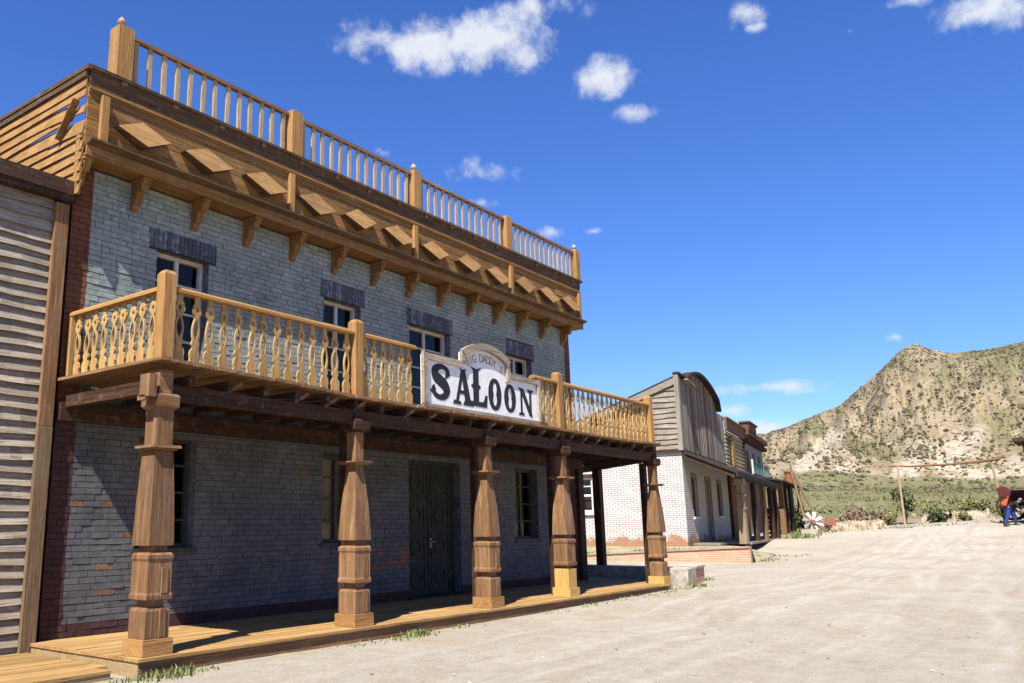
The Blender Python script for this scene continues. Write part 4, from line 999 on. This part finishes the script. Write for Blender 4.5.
# open shed
sh=empty('open_shed',F(30,-2,.9),'open roadside shed with tall thin timber posts and a dark flat roof','shed')
m=MB(); pr(17.6,35.0,-.9,4.55,-2.45,4.24); m.build('roof',M_roof,sh)
for i,(u,v) in enumerate(((19.0,-2.1),(21.6,-2.1),(24.3,-2.1),(27.0,-2.0),(31.0,-2.1),(22.5,-1.1),(30,-1.1))): dpost(u,v,Wd[('brownZ','redZ','redZ','greyZ','redZ','darkZ','darkZ')[i]],sh,4.16,.8,.15 if i==0 else .10)
ch=MB(); ch.cyl(F(31.6,-1.5,4.2),F(31.6,-1.5,5.5),.3,.27,n=12); ch.cyl(F(31.6,-1.5,5.4),F(31.6,-1.5,5.52),.34,.34,n=12); tag(ch.build('chimney_pipe',M_rust),'rust orange chimney pipe standing above the open shed roof','chimney')

# ------------------------------------------------------------ windmill
wx,wy=50.3,5.45; wz=terrain(wx,wy)
wm=empty('windmill',(wx,wy,wz),'old windmill with white blades and red tail lying below its leaning tower','windmill')
m=MB()
top=Vector((wx+2.0,wy+1.35,wz+3.9))
legs=[Vector((wx+1.2,wy-.35,wz)),Vector((wx+1.9,wy+.5,wz)),Vector((wx+2.4,wy-.2,wz)),Vector((wx+.8,wy+.4,wz))]
for l in legs: m.beam(l,top+(l-Vector((wx+1.6,wy+.1,wz)))*.12,.09)
for t in (.25,.5,.72):
    q=[l+(top-l)*t for l in legs]
    for a,c in zip(q,q[1:]+q[:1]): m.beam(a,c,.04)
m.beam(top,top+Vector((.1,.1,.5)),.06)
m.build('tower',Wd['cornerZ'],wm)
m=MB(); hub=Vector((wx,wy-.1,wz+.75)); nrm=Vector((-.75,-.6,.1)).normalized(); e1=nrm.cross(Vector((0,0,1))).normalized(); e2=e1.cross(nrm)
m.cyl(hub-nrm*.1,hub+nrm*.14,.13,n=12); H=m.build('hub',M_redp,wm)
for k in range(8):
    a=2*math.pi*k/8+.3; d=e1*math.cos(a)+e2*math.sin(a); s_=(e1*-math.sin(a)+e2*math.cos(a)); m=MB()
    p0=hub+d*.15; p1=hub+d*.62; tw=nrm*.05
    vs=[p0-s_*.06-tw,p0+s_*.06+tw,p1+s_*.10+tw,p1-s_*.10-tw]; vs+= [v+nrm*.012 for v in vs]
    m.add(vs,[(0,1,2,3),(7,6,5,4),(0,4,5,1),(1,5,6,2),(2,6,7,3),(3,7,4,0)]); m.build('blade',M_whitep,wm)
T1=e1 if e1.y<0 else -e1
m=MB(); t0=hub-nrm*.2; m.beam(t0,t0+T1*1.2,.05); m.build('tail_boom',M_metal,wm)
m=MB(); a=t0+T1*.75; c=t0+T1*1.45; vs=[a+e2*.1,a-e2*.1,c-e2*.22,c+e2*.22]; vs+=[v+nrm*.02 for v in vs]; m.add(vs,[(0,1,2,3),(7,6,5,4),(0,4,5,1),(1,5,6,2),(2,6,7,3),(3,7,4,0)]); m.build('tail_vane',M_redp,wm)
m=MB(); m.box(wx-.5,wx+.6,wy-.4,wy+.5,wz-.1,wz+.35,0,.05); m.build('base_block',M_conc,wm)

# ------------------------------------------------------------ ranch gate
gx,gy=52.74,.85; g2=(53.4,-4.15); gz=terrain(gx,gy); gz2=terrain(*g2)
ga=empty('ranch_gate',((gx+g2[0])/2,(gy+g2[1])/2,gz),'tall rustic ranch gate of two thin posts and a long crossbar over the dirt road','gate')
for (x,y,z,ztop,dx) in ((gx,gy,gz,5.0,.0),(g2[0],g2[1],gz2,5.12,.32)):
    m=MB(); m.cyl((x,y,z-.2),(x,y+dx,ztop),.075,.055,n=9); m.build('gate_post',Wd['tanX'] if 0 else wood('pale gate pole',(.32,.22,.12),(.5,.37,.22),(.6,.48,.32),'Z'),ga)
m=MB(); prev=None; a=Vector((52.7,1.35,4.95)); c=Vector((53.4,-4.3,5.13))
for i in range(11):
    t=i/10; q=a.lerp(c,t)+Vector((0,0,-.12*math.sin(math.pi*t)+.02*math.sin(i*2.1)))
    if prev: m.cyl(prev,q,.045+.035*(i/10),.048+.035*(i/10),n=8)
    prev=q
m.build('crossbar',Wd['brownX'],ga)

# ------------------------------------------------------------ right edge timber hut
hx,hy=45.2,-6.75
def at(px_heading,d): return (EYE.x+d*math.cos(R(px_heading)),EYE.y+d*math.sin(R(px_heading)))
hp=at(4.05,56); hz=terrain(*hp)
hz=hz
ht=empty('timber_hut',(hp[0],hp[1],hz),'brown timber hut with a flat overhanging roof at the right edge of the road','hut')
m=MB(); m.box(hp[0],hp[0]+3,hp[1]-3.4,hp[1]-.45,hz-.1,5.75); m.build('wall',Wd['brownZ'],ht)
m=MB(); m.box(hp[0]-.3,hp[0]+3.2,hp[1]-3.6,hp[1]-.05,5.75,5.95); m.build('roof',Wd['darkX'],ht)
m=MB(); m.box(hp[0]-.08,hp[0]-.003,hp[1]-.62,hp[1]-.45,hz,5.75); m.build('corner_post',Wd['redZ'],ht)

# ------------------------------------------------------------ people and wagon
M_skin=plain('skin',(.45,.26,.18),.6); M_blackc=plain('black cloth',(.02,.02,.022),.9); M_jean=plain('bright blue trousers',(.025,.06,.30),.85); M_orange=plain('orange red cloth',(.55,.09,.03),.85); M_hair=plain('grey hair',(.28,.26,.24),.9); M_dk=plain('dark brown shoe leather',(.06,.03,.02),.7)
def skin_body(name,verts,edges,radii,root,mat,parent,sub=2):
    me=bpy.data.meshes.new(name); me.from_pydata(verts,edges,[]); ob=bpy.data.objects.new(name,me); COL.objects.link(ob)
    md=ob.modifiers.new('skin','SKIN'); sv=me.skin_vertices[0].data if me.skin_vertices else None
    if sv is None:
        bm=bmesh.new(); bm.from_mesh(me); bm.verts.layers.skin.verify(); bm.to_mesh(me); bm.free(); sv=me.skin_vertices[0].data
    for i,r in enumerate(radii): sv[i].radius=(r,r) if not isinstance(r,tuple) else r; sv[i].use_root=(i==root)
    s2=ob.modifiers.new('sub','SUBSURF'); s2.levels=sub; s2.render_levels=sub
    dg=bpy.context.evaluated_depsgraph_get(); m2=bpy.data.meshes.new_from_object(ob.evaluated_get(dg)); bpy.data.objects.remove(ob)
    m2.materials.clear(); m2.materials.append(mat)
    for p in m2.polygons: p.use_smooth=True
    o=bpy.data.objects.new(name,m2); COL.objects.link(o); o.parent=parent; return o
def person(loc,rot,label,top,trous,bend=1.0,hairm=M_hair,hat=None):
    root=empty('person',loc,label,'person'); root.rotation_euler=(0,0,rot)
    # local frame: faces +X; bent forward at the hips, arms reaching down to the front
    hip=Vector((0,0,.92)); ch=Vector((.30*bend,0,1.28-.1*bend)); nk=Vector((.47*bend,0,1.42-.16*bend)); hd=Vector((.60*bend,0,1.50-.2*bend))
    V=[hip,hip.lerp(ch,.5)+Vector((-.03,0,.03)),ch,nk,nk.lerp(hd,.5),hd]
    Rr=[(.15,.13),(.15,.13),(.17,.14),(.075,.075),(.06,.06),(.09,.1)]; E=[(0,1),(1,2),(2,3),(3,4),(4,5)]
    for s in (-1,1):
        k=len(V); sh_=ch+Vector((.06,.19*s,.03)); V+=[sh_,sh_+Vector((.12,.03*s,-.27)),sh_+Vector((.30,-.03*s,-.46)),sh_+Vector((.36,-.04*s,-.54))]; Rr+=[.065,.05,.036,.034]; E+=[(2,k),(k,k+1),(k+1,k+2),(k+2,k+3)]
        h_=V[k+3]
        for f in range(4):
            j=len(V); o=(f-1.5)*.02; V+=[h_+Vector((.04,o,-.04)),h_+Vector((.05,o,-.075-.008*(f in(1,2)))),h_+Vector((.035,o,-.10))]; Rr+=[.011,.009,.008]; E+=[(k+3,j),(j,j+1),(j+1,j+2)]
        j=len(V); V+=[h_+Vector((.0,-.045*s,-.03)),h_+Vector((.015,-.05*s,-.06))]; Rr+=[.011,.009]; E+=[(k+3,j),(j,j+1)]
        k=len(V); st_=.16*s; V+=[hip+Vector((0,.1*s,-.04)),Vector((.06+.14*s,.17*s,.50)),Vector((-.04+.20*s,.24*s,.09)),Vector((.10+.20*s,.25*s,.04))]; Rr+=[.105,.07,.05,.04]; E+=[(0,k),(k,k+1),(k+1,k+2),(k+2,k+3)]
    body=skin_body('body',V,E,Rr,0,M_skin,root)
    # clothes: slightly larger shells
    A=[V[0]+Vector((0,0,.02)),V[1],V[2],nk+Vector((-.05,0,-.01))]; Ra=[(.165,.15),(.17,.15),(.195,.16),(.10,.10)]; Ea=[(0,1),(1,2),(2,3)]
    for s,k in ((-1,6),(1,6+4+12+2+4)):
        q=len(A); A+=[V[k],V[k+1],V[k+1].lerp(V[k+2],.6)]; Ra+=[.085,.066,.052]; Ea+=[(2,q),(q,q+1),(q+1,q+2)]
    skin_body('shirt',A,Ea,Ra,1,top,root)
    Lg=[hip+Vector((0,0,0))]; Rl=[(.17,.15)]; El=[]
    for s in (-1,1):
        q=len(Lg); Lg+=[hip+Vector((0,.1*s,-.06)),Vector((.06+.14*s,.17*s,.50)),Vector((-.04+.20*s,.24*s,.10))]; Rl+=[.125,.092,.078]; El+=[(0,q),(q,q+1),(q+1,q+2)]
    skin_body('trousers',Lg,El,Rl,0,trous,root)
    for s in (-1,1):
        m=MB(); x=-.04+.20*s; y=.24*s; m.prism([(x-.09,0),(x+.19,0),(x+.20,.04),(x+.12,.08),(x+.03,.12),(x-.08,.12)],y-.05,y+.05,lambda a,b,d:(a,d,b)); m.build('shoe',M_dk,root,local=True)
    hc=hd+Vector((-.02,0,.035)); bm=bmesh.new(); bmesh.ops.create_icosphere(bm,subdivisions=2,radius=.115); me=bpy.data.meshes.new('hair'); 
    for v in bm.verts: v.co=Vector((v.co.x*.95-.015,v.co.y*.88,v.co.z*.85+.02))*(1+.05*random.random())+hc
    bmesh.ops.delete(bm,geom=[v for v in bm.verts if (v.co-hc).x>.055 and (v.co-hc).z<.05],context='VERTS'); bm.to_mesh(me); bm.free(); me.materials.append(hat or hairm)
    ho=bpy.data.objects.new('hair' if not hat else 'cap',me); COL.objects.link(ho); ho.parent=root
    m=MB(); m.cyl(hd+Vector((.085,0,.0)),hd+Vector((.125,0,-.015)),.018,.010,n=6); m.build('nose',M_skin,root,local=True)
    return root
def grd(h,d): x,y=at(h,d); return (x,y,terrain(x,y))
p1=person(grd(4.62,57),R(-95),'person in a black top and bright blue trousers bending forward beside the wagon',M_blackc,M_jean)
p2=person(grd(4.86,58.3),R(-40),'person in an orange red top bending behind the one in blue trousers',M_orange,M_blackc,bend=.8,hat=M_orange)
M_maroon=plain('dark maroon wagon paint',(.13,.025,.02),.6)
# wagon
cwx,cwy,cwz=grd(3.2,60)
wg=empty('wagon',(cwx,cwy,cwz),'dark red wagon with a folded black hood and wooden wheels at the right edge','wagon')
wg.scale=(1.4,1.4,1.45)
m=MB(); m.prism([(-1.2,.75),(1.2,.7),(1.35,1.25),(1.1,1.3),(.9,1.15),(-.5,1.15),(-.7,1.45),(-1.3,1.5)],-.55,.55,lambda a,b,d:(cwx+d,cwy+a,cwz+b)); m.build('body',M_maroon,wg)
m=MB(); 
for k in range(4): m.prism([(-1.35+.12*k,1.45+.05*k),(-.5+.2*k,1.5+.1*k),(-.45+.2*k,1.6+.1*k),(-1.3+.12*k,1.6+.05*k)],-.6,.6,lambda a,b,d:(cwx+d,cwy+a,cwz+b))
m.build('folded_hood',M_blackc,wg)
for (a,rad) in ((-.9,.5),(.95,.5)):
    for sx in (-.68,.68):
        m=MB(); c=Vector((cwx+sx,cwy+a,cwz+rad)); n=20
        O=[(c.y+rad*math.cos(2*math.pi*i/n),c.z+rad*math.sin(2*math.pi*i/n)) for i in range(n)]; I=[(c.y+(rad-.07)*math.cos(2*math.pi*i/n),c.z+(rad-.07)*math.sin(2*math.pi*i/n)) for i in range(n)]
        m.strip(O,I,c.x-.03,c.x+.03,lambda p,q,d:(d,p,q),closed=True)
        for k in range(8): 
            t=2*math.pi*k/8; m.beam(c,c+Vector((0,(rad-.05)*math.cos(t),(rad-.05)*math.sin(t))),.04)
        m.cyl(c-Vector((.07,0,0)),c+Vector((.07,0,0)),.09,n=10); m.build('wheel',Wd['redY'],wg)
m=MB(); m.box(cwx-.5,cwx+.5,cwy-1.2,cwy+1.2,cwz+.55,cwz+.68); m.build('chassis',Wd['darkY'],wg)

# ------------------------------------------------------------ vegetation
def leafmat(name,c1,c2):
    m,nt,b=base(name,.8,.15); oi=nt.nodes.new('ShaderNodeNewGeometry'); nt.links.new(ramp(nt,oi.outputs['Random Per Island'],[(0,c1),(.8,c2),(1,tuple((q+w_)/2 for q,w_ in zip(c2,(.5,.42,.24))))]),b.inputs['Base Color']); return m
L_olive=leafmat('olive leaves',(.10,.115,.035),(.24,.24,.09)); L_dark=leafmat('dark green leaves',(.018,.032,.012),(.06,.085,.03)); L_dry=leafmat('dry brown twigs',(.16,.10,.06),(.30,.21,.14)); L_grass=leafmat('green grass blades',(.10,.14,.04),(.30,.32,.13)); L_hill=leafmat('dusty hillside bushes',(.09,.085,.045),(.20,.17,.105))
def bush(x,y,z,r,h,mat,label,group,n=260,leaf=.12,name='shrub',trunkh=0):
    root=empty(name,(x,y,z),label,'tree' if trunkh else 'shrub',group)
    m=MB()
    cl=[(random.uniform(-.6,.6)*r,random.uniform(-.6,.6)*r,random.uniform(.3,.85)*h+trunkh,random.uniform(.3,.5)*r) for _ in range(7)]
    for _ in range(n):
        c=random.choice(cl); d=Vector((random.gauss(0,1),random.gauss(0,1),random.gauss(0,.8))).normalized()*c[3]*random.uniform(.5,1.1)
        p=Vector((c[0],c[1],c[2]))+d; p.z=max(.03,p.z)
        a=Vector((random.gauss(0,1),random.gauss(0,1),random.gauss(0,1))).normalized(); b_=a.orthogonal().normalized(); s_=leaf*random.uniform(.6,1.3)
        m.add([p-a*s_,p+b_*s_*.6,p+a*s_,p-b_*s_*.6],[(0,1,2,3)])
    m.build('foliage',mat,root,local=True)
    m=MB(); 
    for k in range(5):
        t=cl[k]; m.cyl((0,0,-.1),(t[0]*.7,t[1]*.7,t[2]*.8),.05*r+.02,.015,n=5)
    m.build('trunk' if trunkh else 'stem',Wd['brownZ'],root,local=True)
    return root
SH=[ # heading, dist, r, h, mat
(13.1,64,1.3,1.0,L_dry,'brown dry shrub left of the gate, nearest the windmill tail'),
(11.7,66,2.1,1.7,L_dry,'largest brown dry shrub left of the gate'),
(12.4,70,1.2,1.3,L_olive,'small olive shrub behind the brown dry shrubs'),
(14.6,66,1.6,1.5,L_dark,'dark shrub behind the windmill tower'),
(10.6,74,1.3,1.5,L_olive,'olive shrub between the dry shrub and the dark tree'),
(7.85,69,1.05,1.0,L_dark,'round dark green shrub in the middle under the crossbar'),
(6.7,70,.8,.9,L_olive,'small green shrub between the round shrub and the right gate post'),
(6.0,80,1.5,2.0,L_olive,'tall olive shrub on the bank left of the right gate post'),
(15.6,70,2.0,2.0,L_olive,'olive shrub seen between the shed posts'),(16.6,68,2.0,2.2,L_dark,'dark shrub seen behind the shed, furthest left')]
for h_,d_,r_,hh,mt,lb in SH:
    x,y=at(h_,d_); bush(x,y,terrain(x,y)-.05,r_*.8,hh*.72,mt,lb,'shrubs beyond the yard',n=int(300*r_),leaf=.13)
x,y=at(9.6,74); bush(x,y,terrain(x,y),1.1,1.9,L_dark,'dark bare topped tree beside the left gate post',None,n=300,leaf=.13,name='tree',trunkh=.6)
# rough stone banks (rubble walls) beyond the yard
for i,(h0,h1,d_,lb) in enumerate(((13.6,10.4,61,'broken pale earth bank left of the left gate post'),(9.0,5.2,73,'long pale rubble bank between the gate posts'),(4.6,2.0,78,'pale rubble bank right of the gate'))):
    m=MB(); n=60; vs=[]
    for k in range(n+1):
        hh=h0+(h1-h0)*k/n
        for j,(dd,zz) in enumerate(((0,0),(.5,.7),(1.2,1.05),(2.4,1.0),(3.4,-.1))):
            x,y=at(hh+.08*fbm(k*.6,j),d_+dd+.5*fbm(k*.3,j,i)); env=min(1,k/6,(n-k)/6); vs.append((x,y,terrain(x,y)-.1+zz*env*(.9+.22*fbm(k*.25,j*.5,i+5))*(.85 if i else .7)))
    m.add(vs,[(k*5+j,(k+1)*5+j,(k+1)*5+j+1,k*5+j+1) for k in range(n) for j in range(4)])
    rb,nt,b=base('pale eroded bank',.95,.1); g_=nt.nodes.new('ShaderNodeNewGeometry'); q=nse(nt,g_.outputs['Position'],1.6,6,.75)
    nt.links.new(ramp(nt,q,[(.36,(.24,.16,.10)),(.48,(.46,.36,.25)),(.62,(.62,.54,.42))]),b.inputs['Base Color']); bump(nt,b,q,.5,.08)
    tag(m.build('earth_bank',rb),lb,'bank')
# hillside bushes: thousands of low clumps
m=MB(); rnd=random.Random(3); cnt=0
while cnt<19000:
    h_=rnd.uniform(-2,20); t=rnd.random()**.8; d_=D0-30+(D1-D0+26)*t
    x,y=at(h_,d_); 
    if fbm(h_*.9,t*5,21)+rnd.uniform(-.6,.6)<-.2: continue
    z=terrain(x,y)
    if bare(h_,math.degrees(math.atan2(z-1.65,d_)))>.75 and rnd.random()<.8: continue
    s_=rnd.uniform(.15,.42)*(1.9 if rnd.random()<.12 else 1)
    a0=rnd.random()*6.28; vs=[];k=5
    for q,(rr_,zz) in enumerate(((.9,-.25),(1.05,.35),(.6,.85))):
        for i in range(k): t_=a0+2*math.pi*(i+.5*q)/k; r2=s_*rr_*rnd.uniform(.75,1.2); vs.append((x+r2*math.cos(t_),y+r2*math.sin(t_),z+s_*zz*rnd.uniform(.8,1.2)))
    vs.append((x,y,z+s_*1.05)); fs_=[]
    for q in range(2):
        for i in range(k): fs_.append((q*k+i,q*k+(i+1)%k,(q+1)*k+(i+1)%k,(q+1)*k+i))
    for i in range(k): fs_.append((2*k+i,2*k+(i+1)%k,3*k))
    m.add(vs,fs_); cnt+=1
hb=m.build('hillside_bushes',L_hill); tag(hb,'dark low bushes dotted over the dry mountain slope','bushes',None,'stuff')
# scrub on the flat
m=MB(); cnt=0
while cnt<2200:
    h_=rnd.uniform(0,19); d_=rnd.uniform(84,232); x,y=at(h_,d_)
    if fbm(x*.06,y*.06,8)<-.1: continue
    z=terrain(x,y); s_=rnd.uniform(.15,.42)
    for q in range(5):
        p=Vector((x+rnd.gauss(0,.5),y+rnd.gauss(0,.5),z+rnd.random()*s_)); a=Vector((rnd.gauss(0,1),rnd.gauss(0,1),rnd.gauss(0,1))).normalized(); b_=a.orthogonal().normalized()
        m.add([p-a*s_*.6,p+b_*s_*.4,p+a*s_*.6,p-b_*s_*.4],[(0,1,2,3)])
    cnt+=1
tag(m.build('scrub',L_olive),'olive scrub covering the flat below the mountain','scrub',None,'stuff')
# grass tufts
m=MB()
def tuft(x,y,n,hh,sp,zz=None):
    for _ in range(int(n*.6)):
        px=x+random.gauss(0,sp); py=y+random.gauss(0,sp*.6); z=(terrain(px,py) if zz is None else zz)-.01; a=random.random()*6.28; l=hh*random.uniform(.5,1.2); w=.004+.004*random.random()+.0006*math.hypot(px-EYE.x,py-EYE.y)
        dx,dy=math.cos(a),math.sin(a); ln=random.uniform(.2,.8)*l
        m.add([(px-dy*w,py+dx*w,z),(px+dy*w,py-dx*w,z),(px+dx*ln*.5+dy*w*.7,py+dy*ln*.5-dx*w*.7,z+l*.65),(px+dx*ln,py+dy*ln,z+l)],[(0,1,2,3)])
for (x,y,n,h_,s_) in ((.05,-.42,330,.10,.18),(-.35,-.33,120,.07,.15),(.5,-.4,90,.05,.15),(4.6,-.42,240,.10,.16),(4.1,-.5,80,.05,.2),(3.3,-.45,70,.045,.2),(5.8,-.38,60,.06,.15),(8.8,-.42,40,.04,.2),(10.4,-.45,60,.05,.3),(11.5,-.42,80,.06,.4),(12.9,-.45,80,.06,.4),(14.2,-.45,60,.06,.3),(15.2,-.5,90,.09,.3),(16.2,-.45,90,.1,.2),(18.6,.2,60,.1,.2)): tuft(x,y,n,h_,s_)
for _ in range(44):
    gx_=random.uniform(28.3,33); tuft(gx_,3.2+(gx_-28)*.12-abs(random.gauss(0,.8)),22,.09,.3)
for _ in range(130):
    p=F(random.uniform(14,36),-2.6-abs(random.gauss(0,.8)),0); tuft(p[0],p[1],18,.2,.4)
for _ in range(60):
    aa=random.uniform(2,11.5); q=TT(aa,0,random.uniform(.6,2.6)); tuft(q[0],q[1],14,.14,.25,.70-.045*aa)
for _ in range(40):
    h_=random.uniform(3,13); x,y=at(h_,random.uniform(60,66)); tuft(x,y,8,.12,.5)
for q in ((52.6,.8),(53.3,-4.1)): tuft(q[0],q[1],40,.1,.35)
tag(m.build('grass',L_grass),'green grass tufts growing along the porch edge and verges','grass',None,'stuff')
# loose stones
m=MB()
for _ in range(9000):
    d_=3+38*random.random()**1.6; h_=random.uniform(-6,60); x,y=at(h_,d_)
    if y>-.35 and x<28: continue
    if y>3: continue
    s_=random.uniform(.005,.015)*(2.2 if random.random()<.05 else 1); z=terrain(x,y)
    vs=[]
    for q in range(6):
        v=Vector(((1,0,0),(-1,0,0),(0,1,0),(0,-1,0),(0,0,1),(0,0,-1))[q])*s_*random.uniform(.6,1.3); v.z*=.7; vs.append((x+v.x,y+v.y,z+s_*.3+v.z))
    m.add(vs,[(0,2,4),(2,1,4),(1,3,4),(3,0,4),(2,0,5),(1,2,5),(3,1,5),(0,3,5)])
tag(m.build('pebbles',leafmat('road pebbles',(.30,.25,.19),(.62,.58,.52))),'small loose stones scattered on the dirt road','pebbles',None,'stuff')

# one common reflectance scale for all painted, timber, earth and masonry surfaces (keeps them at daylight reflectances)
KEEP={**{'umber cornice timber '+a:.95 for a in 'XYZ'},**{'ochre brown cornice timber '+a:.95 for a in 'XYZ'},'ochre diamond timber':.78,'blue grey painted brick':1.0,'white sign paint':.95,'cream window paint':.9,'whitewashed brick':.62,'purple grey painted brick':.72,'maroon painted brick':.78,'red brown brick':.78,'dark slate painted lintel brick':.8,'bare orange brick':.62,'grey mortar':.7,'dusty ground':.80,'window glass':1}
for m_ in bpy.data.materials:
    if not m_.use_nodes: continue
    b_=m_.node_tree.nodes.get('Principled BSDF')
    if not b_ or not b_.inputs['Base Color'].is_linked: continue
    k_=KEEP.get(m_.name,.64)
    src=b_.inputs['Base Color'].links[0].from_socket
    h_=m_.node_tree.nodes.new('ShaderNodeHueSaturation'); h_.inputs['Value'].default_value=k_
    m_.node_tree.links.new(src,h_.inputs['Color']); m_.node_tree.links.new(h_.outputs[0],b_.inputs['Base Color'])
